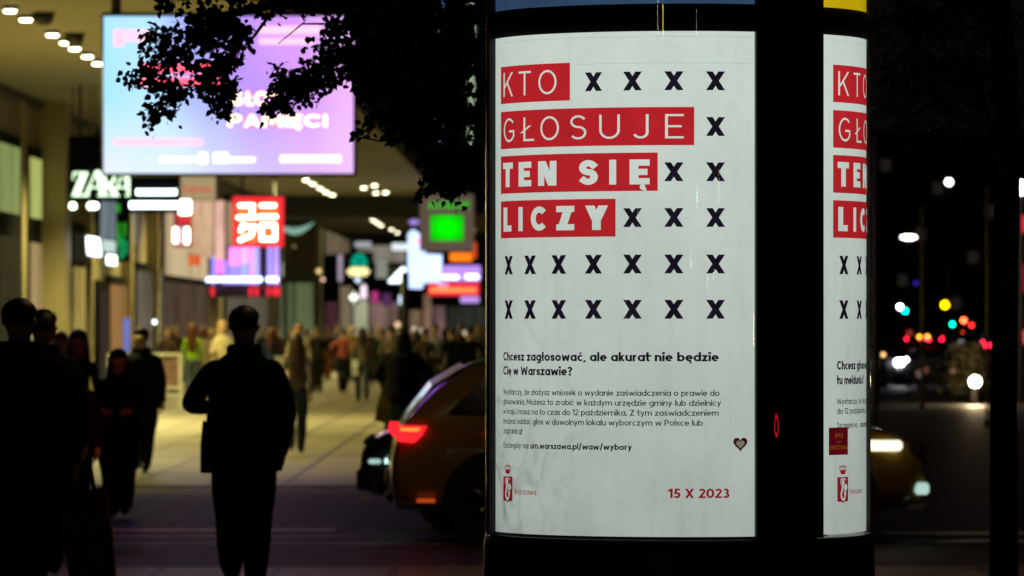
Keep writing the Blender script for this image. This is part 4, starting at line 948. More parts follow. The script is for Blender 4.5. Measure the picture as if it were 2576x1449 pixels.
def hair_mesh(style, J):
    dz, nd = J['dz'], J['nd']; g = G(); cx, cy, cz = 0, -.012 - nd, 1.665 + dz; n, m_ = 20, 14; v = []; f = []
    for i in range(m_ + 1):
        t = PI * i / m_
        for k in range(n):
            a = 2 * PI * k / n; x = math.sin(t) * math.cos(a); y = math.sin(t) * math.sin(a); z_ = math.cos(t); back = y
            rx, ry, rz = .098, .112, .118
            wob = 1 + .03 * math.sin(7 * a + 3 * t) + .02 * math.sin(13 * a)
            p = V3(cx + x * rx * wob * 1.10, cy + .008 + y * ry * wob * 1.06, cz + z_ * rz * 1.04)
            front = -back
            if style == 'short' or style == 'cap':
                if z_ < .25 - .55 * back: p = V3(cx + x * .07, cy + .01 + y * .08, cz + max(z_, -.4) * .08)
            elif style == 'bald': pass
            else:
                ln = {'long': .40, 'bob': .16, 'verylong': .52}[style]
                if z_ < .1:
                    if front > .45: p = V3(cx + x * .05, cy + .03 + y * .05, cz + z_ * .05)
                    else:
                        k2 = min(1, (.1 - z_) / 1.1); flare = 1 + .35 * math.sin(min(1, k2 * 1.6) * PI / 2)
                        sx = math.copysign(max(abs(math.cos(a)), .0), math.cos(a))
                        p = V3(cx + sx * rx * flare * (1 - .35 * k2 ** 3), cy + .03 + max(math.sin(a), -.3) * ry * .9 * (1 - .3 * k2), cz - ln * k2)
            v.append(p)
    for i in range(m_):
        for k in range(n): f.append((i * n + k, (i + 1) * n + k, (i + 1) * n + (k + 1) % n, i * n + (k + 1) % n))
    g.add(v, f)
    if style == 'cap':                     # peaked cap: band and peak
        g.lathe([(.102, cz + .012), (.108, cz + .03), (.104, cz + .085), (.08, cz + .118), (.03, cz + .13)], 20, (cx, cy + .006))
        g.add([(-.075, cy - .09, cz + .03), (.075, cy - .09, cz + .03), (.055, cy - .175, cz + .015), (-.055, cy - .175, cz + .015), (-.075, cy - .09, cz + .018), (.075, cy - .09, cz + .018), (.055, cy - .175, cz + .006), (-.055, cy - .175, cz + .006)], [(0, 1, 2, 3), (7, 6, 5, 4), (0, 4, 5, 1), (1, 5, 6, 2), (2, 6, 7, 3), (3, 7, 4, 0)])
    return g
def fingers(J, side, parent, m):
    """four unequal curled fingers and a thumb grown from the palm"""
    wr, fd = J['hand'][side]; s = (-1, 1)[side]; pal = wr + fd * .05
    fwd = V3(0, -1, 0); nrm = V3(-s, 0, 0)
    acr = fd.cross(nrm).normalized()
    g = G(); g.tube([wr + fd * .0, wr + fd * .04, wr + fd * .085, wr + fd * .10], [.024, .031, .030, .020], 10)
    for k, ln in enumerate((.066, .074, .069, .055)):
        b = wr + fd * .085 + acr * ((k - 1.5) * .018); c1 = b + fd * ln * .45 + nrm * .006; c2 = c1 + fd * ln * .35 + nrm * .014; c3 = c2 + fd * ln * .2 + nrm * .014
        g.tube([b, c1, c2, c3], [.0098, .0095, .0085, .006], 8)
    b = wr + fd * .03 - acr * .026; g.tube([b, b + fd * .03 - acr * .014, b + fd * .058 - acr * .014 + nrm * .008], [.012, .0105, .008], 8)
    return g.mk('hand', m, parent, True)
POSES = dict(
  walk=dict(), walk2=dict(th=(-16, 20), kb=(20, 4), sp=(14, -14)), stand=dict(th=(2, -2), kb=(2, 2), sp=(2, -2), eb=(10, 8), ab=(7, 7)),
  phone=dict(th=(4, -3), kb=(3, 3), sp=(18, 20), eb=(95, 90), ab=(12, 10), inw=(22, 22)),
  hips=dict(th=(4, -4), kb=(3, 3), sp=(-18, -18), eb=(55, 55), ab=(38, 38), inw=(35, 35)),
  slimwalk=dict(bulk=.88, sw=.88), slimstand=dict(bulk=.84, sw=.88, th=(3, -5), kb=(3, 6), sp=(3, -3), eb=(14, 10), ab=(6, 6)), slimphone=dict(bulk=.84, sw=.88, th=(5, -5), kb=(3, 6), sp=(15, 5), eb=(90, 30), ab=(10, 8), inw=(20, 5)))
BC = {}
def get_body(key, near=False, pose=None):
    k = (key, near)
    if k not in BC:
        m, J = body(pose or POSES[key], near)
        for q in (SKINM[0], cloth((.02, .02, .02)), cloth((.015, .015, .02)), SHOE): m.materials.append(q)
        BC[k] = (m, J)
    return BC[k]
def person(label, x, d, height, key, hair='short', hc='brown', top=(.02, .02, .02), leg=(.015, .015, .02), rz=0, group=None, near=False, pose=None, skirt=None, coat=None, shoe=None, base=0.0, skin=0):
    me, J = get_body(key, near, pose); t = thing('person', label, 'person', (x, d, base), R(rz), group); t.scale = (height / 1.765,) * 3
    o = bpy.data.objects.new('body', me); C.objects.link(o); o.parent = t
    for i, m in enumerate((SKINM[skin], cloth(top), cloth(leg), shoe or SHOE)):
        o.material_slots[i].link = 'OBJECT'; o.material_slots[i].material = m
    if hair != 'none':
        hm = hair_mesh(hair, J); hm.v = [tuple(Vector(q_) + Vector(q_[:2] + (0,)).normalized() * .010 * NZ.noise(Vector(q_) * 26)) for q_ in hm.v]; hm.mk('hair' if hair != 'cap' else 'cap', HAIRM[hc], t, True)
    dz = J['dz']
    if skirt:
        g = G(); g.lathe([(.13, 1.06 + dz), (.165, .95 + dz), (.20, .7 + dz), (.23, skirt[1] + dz)], 20); g.map(lambda a, b, c: (a * 1.05, b * .8, c)); g.mk('skirt', cloth(skirt[0]), t, True)
    if coat:
        c_, zb = coat; prof = [(.080, 1.548), (.098, 1.53), (.094, 1.49), (.150, 1.435), (.186, 1.38), (.196, 1.28), (.182, 1.14), (.192, 1.0), (.210, .9), (.208, zb), (.17, zb + .01)]
        pr = []
        for (r0_, z0_), (r1_, z1_) in zip(prof, prof[1:]):
            for k_ in range(3): pr.append((lerp(r0_, r1_, k_ / 3), lerp(z0_, z1_, k_ / 3) + dz))
        pr.append((prof[-1][0], prof[-1][1] + dz)); g = G(); g.lathe(pr, 36); sd = abs(x) * 7 + d; wd = 1.1 * max(1, (pose or {}).get('bulk', 1) * .96)
        def ruf(a, b, c):
            v_ = Vector((a * wd, b * .80, c)); n_ = NZ.noise(Vector((v_.x * 9 + sd, v_.y * 9, v_.z * 5))) * .022 + NZ.noise(Vector((v_.x * 22, v_.y * 22 + sd, v_.z * 11))) * .008
            k_ = .5 if c > 1.45 + dz else 1; o_ = Vector((v_.x, v_.y, 0)).normalized() * n_ * k_; return (v_.x + o_.x, v_.y + o_.y, c + (n_ * 1.2 if c < zb + dz + .05 else 0))
        g.map(ruf); g.mk('coat', cloth(c_), t, True)
    if near:
        for s in (0, 1): fingers(J, s, t, SKINM[skin])
    return t
def at(px, d): return (px - MX) * d / F
BLK = (.012, .012, .014)
# --- the dark figures near the viewer
person('broad man in dark clothes with close cropped hair filling the left edge of the picture', at(48, 30.2), 30.2, 1.785, 'bigman', 'short', 'black', BLK, BLK, 180, near=True, pose=dict(bulk=1.25, sw=1.25, lr=1.2, th=(6, -8), kb=(3, 8), sp=(-4, 6), eb=(16, 20), ab=(14, 14)), coat=((.010, .010, .012), .82))
person('man in a dark bulky jacket walking alone in the middle', at(614, 33.6), 33.6, 1.785, 'capman', 'short', 'black', BLK, BLK, 180, near=True, pose=dict(bulk=1.08, sw=1.12, lr=1.18, th=(17, -19), kb=(4, 22), sp=(-2, -6), eb=(14, 95), ab=(14, 30), inw=(10, 35)), coat=((.012, .011, .013), .78))
person('short woman with long dark hair in dark clothes, one cheek lit red', at(298, 47.5), 47.5, 1.46, 'redwoman', 'long', 'black', BLK, BLK, 0, near=True, pose=dict(bulk=1.2, sw=1.05, lr=1.35, th=(8, -6), kb=(3, 14), sp=(10, 10), eb=(75, 75), ab=(16, 16), inw=(28, 28)), base=RZ, coat=((.013, .012, .013), .82))
person('tall man in dark jacket walking behind the short long haired woman', at(356, 62), 62, 1.64, 'backman', 'short', 'black', (.012, .015, .02), BLK, 0, near=True, pose=dict(bulk=1.15, sw=1.15, lr=1.25, th=(-12, 14), kb=(14, 3), sp=(2, -2), eb=(10, 10), ab=(9, 9)), coat=((.012, .015, .02), .8))
person('dark haired woman at the left, face glowing faint red, behind the broad man', at(172, 42), 42, 1.42, 'lwoman', 'long', 'brown', BLK, BLK, 0, near=True, pose=dict(bulk=1.25, sw=1.2, lr=1.3, th=(5, -8), kb=(3, 8), sp=(4, 4), eb=(20, 20), ab=(14, 14)), base=RZ, coat=((.02, .006, .006), .8))
person('man with dark hair directly behind the shoulder of the broad man', at(108, 36), 36, 1.745, 'backpal', 'short', 'black', BLK, BLK, 180, near=True, pose=dict(bulk=1.15, sw=1.16, lr=1.2, th=(7, -8), kb=(4, 12), sp=(-2, 2), eb=(16, 12), ab=(10, 10)), coat=((.010, .010, .010), .8))
person('woman with reddish blond hair between the broad man and the dark haired figure', at(150, 58), 58, 1.62, 'slimwalk', 'bob', 'red', (.02, .018, .018), BLK, 0)
person('dark haired figure at the left edge of the lit doorway', at(197, 52), 52, 1.62, 'slimstand', 'long', 'black', BLK, BLK, 0, base=RZ)
person('man in a cap and grey jacket by the first bright shop pillar', at(122, 85), 85, 1.86, 'hips', 'cap', 'black', (.05, .07, .07), BLK, 20)
person('woman with very long dark hair and blue jeans walking away on the lit paving', at(745, 71), 71, 1.585, 'slimwalk', 'verylong', 'brown', (.10, .08, .10), (.02, .03, .06), 180, skin=2)
person('woman with neon green top and long brown hair seen from behind', at(483, 118), 118, 1.73, 'slimstand', 'verylong', 'red', (.30, .52, .015), (.10, .13, .17), 180)
person('red haired person in beige beside the neon green top', at(512, 122), 122, 1.68, 'slimwalk', 'bob', 'red', (.35, .28, .2), (.3, .25, .18), 180)
person('fair haired woman in a beige coat half hidden by the man in the bulky jacket', at(560, 105), 105, 1.76, 'slimphone', 'bob', 'blond', (.42, .36, .24), (.10, .08, .06), 0, coat=((.42, .36, .24), .6))
person('woman in a dark wide jacket and dark green skirt with her elbows out', at(1012, 64), 64, 1.62, 'hipwoman', 'long', 'black', (.010, .010, .010), (.01, .01, .01), 180, near=True, pose=dict(bulk=1.2, sw=1.15, th=(6, -6), kb=(3, 10), sp=(6, 6), eb=(60, 60), ab=(30, 30), inw=(40, 40)), skirt=((.004, .022, .018), .45), coat=((.012, .011, .011), .93))
# --- the crowd: (px, head row, distance, height, pose, hair, hair colour, top, legs, facing, label)
CR = [
 (682, 126, 1.66, 'slimstand', 'long', 'red', (.05, .10, .22), (.02, .02, .03), 0, 'red haired woman in a blue top left of the long haired woman in jeans'),
 (752, 104, 1.78, 'stand', 'short', 'red', (.40, .35, .26), (.06, .05, .05), 180, 'man in a beige shirt just behind the long haired woman in jeans'),
 (772, 140, 1.66, 'walk', 'short', 'brown', (.28, .27, .20), (.05, .05, .05), 0, 'man in a pale grey shirt right behind the beige shirted man'),
 (799, 137, 1.72, 'phone', 'short', 'brown', (.02, .02, .02), (.015, .015, .015), 0, 'man dressed all in black on the lit paving left of the pink shirt'),
 (790, 150, 1.62, 'slimwalk', 'bob', 'blond', (.55, .24, .12), (.08, .05, .04), 0, 'woman in an orange top beside the man in black'),
 (824, 168, 1.72, 'walk2', 'short', 'red', (.06, .05, .04), (.26, .10, .03), 0, 'person in rust orange trousers left of the pink shirt'),
 (863, 137, 1.62, 'hips', 'short', 'brown', (.55, .12, .10), (.02, .02, .025), 180, 'person in a coral pink shirt seen from behind'),
 (885, 165, 1.70, 'slimstand', 'bob', 'blond', (.35, .20, .03), (.03, .03, .03), 0, 'blond person in mustard yellow right of the pink shirt'),
 (911, 120, 1.76, 'walk2', 'long', 'brown', (.30, .25, .17), (.07, .09, .12), 180, 'person with long brown hair and pale jeans walking away in a beige coat'),
 (932, 160, 1.66, 'stand', 'short', 'brown', (.14, .05, .04), (.03, .03, .03), 0, 'man in dark red behind the beige coat'),
 (962, 140, 1.68, 'walk', 'short', 'brown', (.02, .10, .06), (.02, .02, .02), 0, 'man in a green jacket left of the wide dark jacket'),
 (984, 110, 1.76, 'phone', 'short', 'black', (.30, .24, .15), (.03, .03, .03), 180, 'tall man in tan behind the woman with her elbows out'),
 (1048, 150, 1.66, 'slimwalk', 'long', 'brown', (.03, .12, .08), (.03, .03, .03), 0, 'woman in teal right of the wide dark jacket'),
 (1070, 118, 1.62, 'stand', 'short', 'brown', (.13, .09, .07), (.05, .04, .03), 180, 'man in brown behind the taxi roof'),
 (1095, 128, 1.70, 'stand', 'short', 'black', (.50, .50, .52), (.03, .03, .03), 0, 'man in a white shirt above the taxi'),
 (1118, 160, 1.66, 'slimstand', 'bob', 'brown', (.10, .08, .10), (.03, .03, .03), 0, 'woman in mauve beyond the white shirted man'),
 (1137, 116, 1.70, 'walk', 'short', 'brown', (.015, .015, .04), (.02, .02, .02), 180, 'man in navy above the taxi roof'),
 (1160, 150, 1.70, 'stand', 'short', 'red', (.16, .07, .05), (.03, .03, .03), 0, 'person in brick red far above the taxi roof'),
 (1182, 108, 1.66, 'hips', 'short', 'brown', (.014, .012, .014), (.02, .02, .02), 180, 'stocky man in black near the column edge'),
 (1206, 128, 1.72, 'slimstand', 'bob', 'blond', (.22, .18, .12), (.03, .03, .03), 0, 'fair haired person closest to the column edge'),
 (700, 170, 1.70, 'walk', 'short', 'brown', (.2, .06, .05), (.03, .03, .03), 0, 'small far person in dark red left of the vestibule'),
 (735, 190, 1.70, 'slimwalk', 'long', 'brown', (.10, .16, .12), (.03, .03, .03), 0, 'small far woman in pale green before the vestibule'),
 (846, 200, 1.70, 'stand', 'short', 'black', (.09, .08, .12), (.03, .03, .03), 0, 'small far man in slate left of the pink shirt'),
 (950, 205, 1.74, 'stand', 'short', 'blond', (.3, .28, .24), (.03, .03, .03), 0, 'small far man in cream near the cream coat'),
 (1030, 190, 1.72, 'walk', 'short', 'black', (.15, .1, .08), (.03, .03, .03), 0, 'small far man in brown right of the dark pole'),
 (420, 128, 1.68, 'slimwalk', 'bob', 'brown', (.14, .08, .06), (.05, .04, .04), 0, 'faint person in brown by the dark shop glass'),
 (440, 133, 1.68, 'stand', 'short', 'brown', (.12, .10, .07), (.04, .04, .04), 0, 'faint man in tan just left of the neon green top'),
 (530, 140, 1.66, 'slimstand', 'long', 'blond', (.3, .2, .16), (.1, .08, .06), 0, 'fair haired woman in dusty pink right of the neon green top'),
 (660, 160, 1.66, 'walk2', 'short', 'black', (.05, .05, .07), (.03, .03, .03), 0, 'far man in dark blue right of the man in the bulky jacket'),
]
for px, d, h, key, hr, hc_, tp, lg, rz, lb in CR:
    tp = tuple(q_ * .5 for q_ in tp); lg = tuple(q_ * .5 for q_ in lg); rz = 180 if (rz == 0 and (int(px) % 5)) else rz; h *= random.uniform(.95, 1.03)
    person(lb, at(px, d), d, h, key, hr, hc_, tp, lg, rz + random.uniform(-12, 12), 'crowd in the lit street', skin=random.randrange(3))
# bags carried
def tote(label, px, py0, py1, wpx, d, c_, handle=True, tilt=0, name='shopping_bag'):
    top, bot = P(px, py0, d), P(px, py1, d); w = wpx * d / F / 2; h = top.z - bot.z
    t = thing(name, label, 'bag', (top.x, d, bot.z)); t.rotation_euler.y = R(tilt)
    g = G(); g.add([(-w * .9, -.05, 0), (w * .9, -.05, 0), (w * .9, .05, 0), (-w * .9, .05, 0), (-w, -.07, h * .55), (w, -.07, h * .55), (w, .07, h * .55), (-w, .07, h * .55), (-w * .95, -.035, h), (w * .95, -.035, h), (w * .95, .035, h), (-w * .95, .035, h)],
          [(3, 2, 1, 0), (0, 1, 5, 4), (1, 2, 6, 5), (2, 3, 7, 6), (3, 0, 4, 7), (4, 5, 9, 8), (5, 6, 10, 9), (6, 7, 11, 10), (7, 4, 8, 11), (8, 9, 10, 11)]); g.mk('bag_body', cloth(c_), t)
    for y in (-.036, .036): G().tube([(-w * .5, y, h * .98), (-w * .45, y, h + .12), (0, y * .3, h + .17), (w * .45, y, h + .12), (w * .5, y, h * .98)], .008, 6).mk('handle', cloth((.03, .02, .015)), t)
    return t
tote('brown paper shopping bag hanging low beside the broad man', 240, 1232, 1500, 122, 29.6, (.20, .10, .035), tilt=-7)
tote('dark shoulder bag at the hip of the man in the bulky jacket', 529, 1060, 1190, 54, 33.8, (.020, .017, .018), tilt=3, name='shoulder_bag')
tote('mustard coloured bag at the side of the woman in the dark green skirt', 957, 995, 1062, 34, 63.5, (.20, .15, .03), tilt=12, name='shoulder_bag')
tote('white carrier bag beside the beige coat in the crowd', 893, 905, 945, 16, 119.4, (.6, .62, .62))
tote('pale bag under the arm of the long haired woman in jeans', 704, 895, 940, 26, 70.8, (.35, .33, .3), name='shoulder_bag')

# ================================================================== CARS
TAXI = mat('taxi paint', (.32, .20, .022), .26, var=.08, scale=2, coat=1.0); CGL = mat('car glass', (.006, .006, .008), .05, 0, coat=1); TYRE = mat('tyre rubber', (.012, .012, .012), .8)
RIM = mat('wheel rim', (.22, .22, .23), .3, .9); PLAS = mat('dark plastic', (.015, .015, .016), .55)
ST_ = [(-2.06, .46, .60, .64), (-2.05, .34, .68, .76), (-2.03, .27, .76, .82), (-2.0, .24, .85, .86), (-1.97, .24, .93, .865), (-1.88, .24, 1.06, .875), (-1.70, .24, 1.25, .885), (-1.42, .24, 1.39, .89), (-1.0, .24, 1.455, .90), (-.4, .24, 1.48, .90), (.15, .24, 1.45, .90), (.55, .24, 1.32, .90), (.95, .24, 1.10, .895), (1.15, .24, 1.00, .89), (1.5, .24, .95, .88), (1.85, .24, .86, .84), (2.05, .26, .74, .74), (2.14, .34, .62, .6)]
def hw_at(x):
    for a_, b_ in zip(ST_, ST_[1:]):
        if a_[0] <= x <= b_[0]: return lerp(a_[3], b_[3], (x - a_[0]) / (b_[0] - a_[0]))
    return .6
def ztop(x):
    for a_, b_ in zip(ST_, ST_[1:]):
        if a_[0] <= x <= b_[0]: return lerp(a_[2], b_[2], (x - a_[0]) / (b_[0] - a_[0]))
    return .6
def yat(x, z):
    h = hw_at(x)
    if z > .92: return lerp(h * .97, h * .70, min(1, (z - .92) / .5))
    return h
def car(name, label, cat, paint, tail, head, group=None, near=False, blink=False):
    t = thing(name, label, cat, (0, 0, 0), 0, group); v = []; f = []
    for x, zb, zt, h in ST_:
        zs = [zb, zb + .02, zb + .14, min(.62, zt - .05), min(.90, zt - .03), max(min(1.15, zt - .06), min(.9, zt - .03) + .005), zt - .015, zt]
        ys = [0, h * .86, h * .97, h, h * .975 if zt > .93 else h * .9, (h * .84 if zt > 1.2 else h * .88), (h * .62 if zt > .93 else h * .6), 0]
        ring = [(x, y, z_) for y, z_ in zip(ys, zs)]; v += ring + [(x, -y, z_) for _, y, z_ in ring[1:-1]][::-1]
    n = 14; N_ = len(ST_)
    for i in range(N_ - 1):
        for k in range(n): f.append((i * n + k, i * n + (k + 1) % n, (i + 1) * n + (k + 1) % n, (i + 1) * n + k))
    f.append(tuple(range(n))[::-1]); f.append(tuple(range((N_ - 1) * n, N_ * n)))
    b = mk('body', v, f, paint, t, True)
    b.modifiers.new('s', 'SUBSURF').levels = 1; b.modifiers['s'].render_levels = 2 if near else 1
    for s in (-1, 1):
        for pts, nm in (([(-1.62, 1.0), (-1.30, 1.28), (-1.05, 1.345), (-1.05, .985)], 'quarter_window'), ([(-1.0, .985), (-1.0, 1.35), (-.15, 1.385), (-.12, .975)], 'rear_door_window'), ([(-.07, .975), (-.1, 1.385), (.15, 1.36), (.55, 1.2), (.86, .985)], 'front_door_window')):
            vv = []
            for o_ in (.004, .016): vv += [(x, s * (yat(x, z_) + o_), z_) for x, z_ in pts]
            n_ = len(pts); mk(nm, vv, [tuple(range(n_)), tuple(range(2 * n_ - 1, n_ - 1, -1))] + [(i, i + n_, (i + 1) % n_ + n_, (i + 1) % n_) for i in range(n_)], CGL, t)
        for wx in (-1.28, 1.32):
            wh = G(); wh.lathe([(.22, -.1), (.31, -.1), (.325, -.06), (.325, .06), (.31, .1), (.22, .1)], 28); wh.map(lambda a_, b_, c_: (a_ + wx, c_ + s * .80, b_ + .325)); w = wh.mk('wheel', TYRE, t, True)
            rm = G(); rm.lathe([(.02, .112), (.05, .115), (.06, .10), (.20, .095), (.215, .112), (.222, .108)], 28)
            for k in range(5):
                a_ = 2 * PI * k / 5; rm.tube([(.04 * math.cos(a_), .04 * math.sin(a_), .116), (.20 * math.cos(a_), .20 * math.sin(a_), .112)], [.03, .02], 6)
            rm.map(lambda a_, b_, c_: (a_ + wx, s * (.80 + c_), b_ + .325)); rm.mk('rim', RIM, w, True)
            arc = G(); v2 = []; 
            for i in range(17):
                a_ = PI * (-.06 + 1.12 * i / 16)
                for r_ in (.335, .385): v2.append((wx + r_ * math.cos(a_), s * (hw_at(wx) + .012), .325 + r_ * math.sin(a_)))
            for i in range(17):
                a_ = PI * (-.06 + 1.12 * i / 16); v2.append((wx + .335 * math.cos(a_), s * (hw_at(wx) - .25), .325 + .335 * math.sin(a_)))
            f2 = [(2 * i, 2 * i + 1, 2 * i + 3, 2 * i + 2) for i in range(16)] + [(2 * i, 2 * i + 2, 34 + i + 1, 34 + i) for i in range(16)]
            mk('wheel_arch', v2, f2, PLAS, t)
            dk = G(); dk.lathe([(.345, -.004), (.345, .006)], 24); dk.map(lambda a_, b_, c_: (a_ + wx, s * (hw_at(wx) + .004) + c_ * s, b_ + .325)); dk.mk('wheel_well', PLAS, t)
        # lamps
        pts = [(-2.015, .84), (-2.0, .905), (-1.78, .90), (-1.82, .83), (-1.88, .775), (-1.97, .785)]
        vv = [(x, s * (yat(x, z_) - .03), z_) for x, z_ in pts] + [(x - (.03 if x < -1.95 else 0), s * (yat(x, z_) + .012), z_) for x, z_ in pts]; n_ = len(pts)
        tl = mk('taillight', vv, [tuple(range(n_))[::-1], tuple(range(n_, 2 * n_))] + [(i, (i + 1) % n_, (i + 1) % n_ + n_, i + n_) for i in range(n_)], tail, t)
        pts = [(-1.985, .865), (-1.985, .885), (-1.83, .885), (-1.85, .86)]; vv = [(x, s * (yat(x, z_) + .016), z_) for x, z_ in pts]
        mk('amber_strip', vv, [(0, 1, 2, 3)], glow('tail amber', (1.2, .30, .04), 1.4) if near else tail, tl)
        if not near:
            G().box(-2.14, -1.98, s * .62 - .13, s * .62 + .13, .64, .80, .02).mk('taillight', tail, t)
            if head is not PLAS: G().box(1.95, 2.16, s * .60 - .12, s * .60 + .12, .60, .74, .02).mk('headlight', head, t)
        hl = G().box(1.93, 2.08, s * .62 - .13, s * .62 + .11, .68, .76, .02).mk('headlight', head if not near else PLAS, t)
        hl2 = G().box(1.60, 1.88, s * (hw_at(1.8) - .02) - .03, s * (hw_at(1.8) - .02) + .025, .71, .79, .015).mk('headlight', head, t)
        G().box(.78, .98, s * 1.02 - .1, s * 1.02 + .1, .95, 1.08, .03).mk('mirror', paint, t)
        if near:
            for hx in (-.9, .1): G().box(hx, hx + .18, s * (hw_at(hx)) - .01, s * (hw_at(hx)) + .025, .80, .83, .008).mk('door_handle', paint, t)
            for lx in (-1.03, -.06, .92):
                G().box(lx - .004, lx + .004, s * (hw_at(lx)) - .01, s * hw_at(lx) + .004, .32, .93).mk('door_seam', PLAS, t)
        G().box(-1.86, -1.72, s * .875 - .012, s * .875 + .016, .33, .36).mk('reflector', glow('side reflector', (.55, .07, .01), .8) if near else PLAS, t)
    # glass front and rear, bumper plate
    def pane(xa, xb, k0, k1, nm):
        vv = []
        for x in (xa, (xa + xb) / 2, xb):
            z_ = ztop(x) + .012; h = hw_at(x); vv += [(x, -h * lerp(k0, k1, (x - xa) / (xb - xa)), z_ - .03), (x, 0, z_ + .006), (x, h * lerp(k0, k1, (x - xa) / (xb - xa)), z_ - .03)]
        mk(nm, vv, [(0, 3, 4, 1), (1, 4, 5, 2), (3, 6, 7, 4), (4, 7, 8, 5)], CGL, t)
    pane(-1.97, -1.5, .62, .56, 'rear_window'); pane(.5, 1.08, .58, .66, 'windscreen')
    G().box(-2.085, -2.055, -.26, .26, .45, .55).mk('number_plate', mat('plate white', (.6, .6, .58), .5), t)
    G().box(-2.08, -2.02, -.50, .50, .32, .40, .02).mk('bumper', PLAS, t)
    if near:
        chrome = mat('chrome trim', (.6, .6, .6), .12, 1)
        for s in (-1, 1):
            for k in range(7):
                z_ = .36 + k * .055; x_ = 2.135 - .012 * k - (.05 if k == 0 else 0); y_ = s * (.40 + .015 * (7 - k)); G().box(x_ - .05, x_ + .012, y_ - .05, y_ + .05, z_, z_ + .022, .006).mk('grille_bar', chrome, t)
            G().box(1.99, 2.10, s * .70 - .05, s * .70 + .04, .38, .47, .015).mk('fog_lamp', glow('fog lamp', (.55, .85, .75), .7 if s < 0 else .3), t)
            G().box(1.93, 2.07, s * .735 - .03, s * .735 + .02, .27, .31, .006).mk('lip_trim', chrome, t)
    return t
tx = car('taxi', 'orange brown taxi with glowing red tail light, half hidden behind the advertising column', 'taxi', TAXI, glow('tail red', (1.15, .02, .03), 1.25, .1, 6), glow('headlamp lit', (1.1, 1.05, .8), 1.3, .03), near=True)
tx.rotation_euler.z = R(2.5); tx.scale = (1.0, 1, 1.03)
rc = P(1002, 0, 41.6)                 # near rear corner
ca, sa_ = math.cos(R(2.5)), math.sin(R(2.5))
lx, ly = -2.0, -.86
tx.location = (rc.x - (ca * lx - sa_ * ly), 41.6 - (sa_ * lx + ca * ly), -.028)
c2 = car('car', 'dark car behind the taxi, only its nose with a pale green headlight showing', 'car', mat('dark silver paint', (.03, .03, .035), .22, coat=1), PLAS, PLAS)
c2.rotation_euler.z = R(180); c2.location = (at(905, 45.4) + 2.13, 45.4, RZ)
mnt = glow('mint headlamp', (.62, 1.0, .88), 2.2, .1)
G().box(1.80, 1.90, .80, .87, .53, .61, .02).mk('headlight', mnt, c2); G().box(1.93, 2.04, .72, .80, .545, .585, .012).mk('running_light', glow('running light', (.40, .62, .58), .9), c2)
G().box(2.02, 2.12, .55, .68, .22, .26, .01).mk('lip_trim', mat('white trim', (.6, .6, .55), .4), c2); G().box(2.02, 2.14, -.5, .62, .32, .50, .02).mk('grille', PLAS, c2)
# roof sign of the taxi, on the hidden part
rsn = G().box(-.45, -.05, -.11, .11, 1.49, 1.62, .03).mk('roof_sign', mat('roof sign', (.5, .5, .4), .5), tx)
# far traffic on the avenue
FT = glow('far tail red', (1.0, .01, .04), 30, .02); FH = glow('far head white', (1.0, .98, 1.1), 40, .02); FTY = glow('far tail amber', (1, .50, .02), 9, .02); NOL = PLAS
CARC = [mat('car paint %d' % i, c, .3, coat=1) for i, c in enumerate(((.02, .02, .025), (.2, .2, .2), (.08, .01, .01), (.03, .05, .1)))]
far_t = car('car', 'dark car far down the avenue showing its red tail lights', 'car', CARC[0], FT, NOL, 'cars driving away far down the avenue')
far_h = car('car', 'oncoming car on the avenue with dazzling white headlights', 'car', CARC[1], NOL, FH, 'oncoming cars on the avenue')
def place_car(src, px, d, rz, first=False, label=None):
    o = src if first else copy_tree(src); o.location = (at(px, d), d, RZ - .002); o.rotation_euler.z = R(rz)
    if label: o['label'] = label
    return o
place_car(far_t, 2296, 470, 90, True, 'leftmost of the small far cars with red tail lights')
place_car(far_t, 2314, 500, 90, label='second small far car from the column with red tail lights')
place_car(far_t, 2348, 455, 90, label='third small far car with red tail lights, below the traffic lights')
place_car(far_t, 2500, 300, 92, label='dark car with a red tail light beyond the right tree trunk')
place_car(far_h, 2198, 158, -90, True, 'nearest oncoming car on the avenue with a dazzling headlight beside the column')
place_car(far_h, 2418, 297, -90, label='farther oncoming car on the avenue with white headlights')
for px, d in ((2313, 440), (2333, 440)):
    q = P(px, 847, d); t = thing('hazard_lamp', 'amber blinking lamp among the far red tail lights, %s' % ('left one' if px < 2320 else 'right one'), 'lamp', q); G().ball((0, 0, 0), .11, .11, .11).mk('lens', FTY, t, True); G().tube([(0, .1, 0), (0, .1, -q.z + .03)], .05, 6).mk('post', POLE, t)
# traffic signals and lamps to the right
def signal(label, px, py, d, lit, c_, es, r_=.10):
    q = P(px, py, d); t = thing('traffic_light', label, 'traffic light', (q.x, d, RZ), 0, 'traffic lights on the avenue'); z_ = q.z - RZ
    off = {'red': 0, 'amber': 1, 'green': 2}[lit]; zt_ = z_ + off * .26
    G().tube([(0, .14, 0), (0, .14, zt_ + .2)], .05, 8).mk('pole', POLE, t, True)
    G().box(-.15, .15, -.02, .1, zt_ - .68, zt_ + .16, .02).mk('housing', PLAS, t)
    for k, nm in enumerate(('red_lens', 'amber_lens', 'green_lens')):
        g = G(); g.lathe([(r_, -.01), (r_ * .9, .02), (.02, .03)], 14); g.map(lambda a_, b_, c2: (a_, -.03 - c2, zt_ - k * .26 + b_)); g.mk(nm, glow('signal ' + lit + str(es), c_, es, .02) if k == off else mat('unlit lens', (.03, .03, .03), .3), t, True)
signal('traffic light showing amber, highest over the avenue', 2377, 767, 200, 'amber', (1, .55, .0), 8, .13)
signal('traffic light showing green to the right of the low red ones', 2396, 816, 330, 'green', (.0, 1, .55), 14)
signal('traffic light showing green next to a white lamp beside the column', 2277, 782, 260, 'green', (.0, 1, .6), 12)
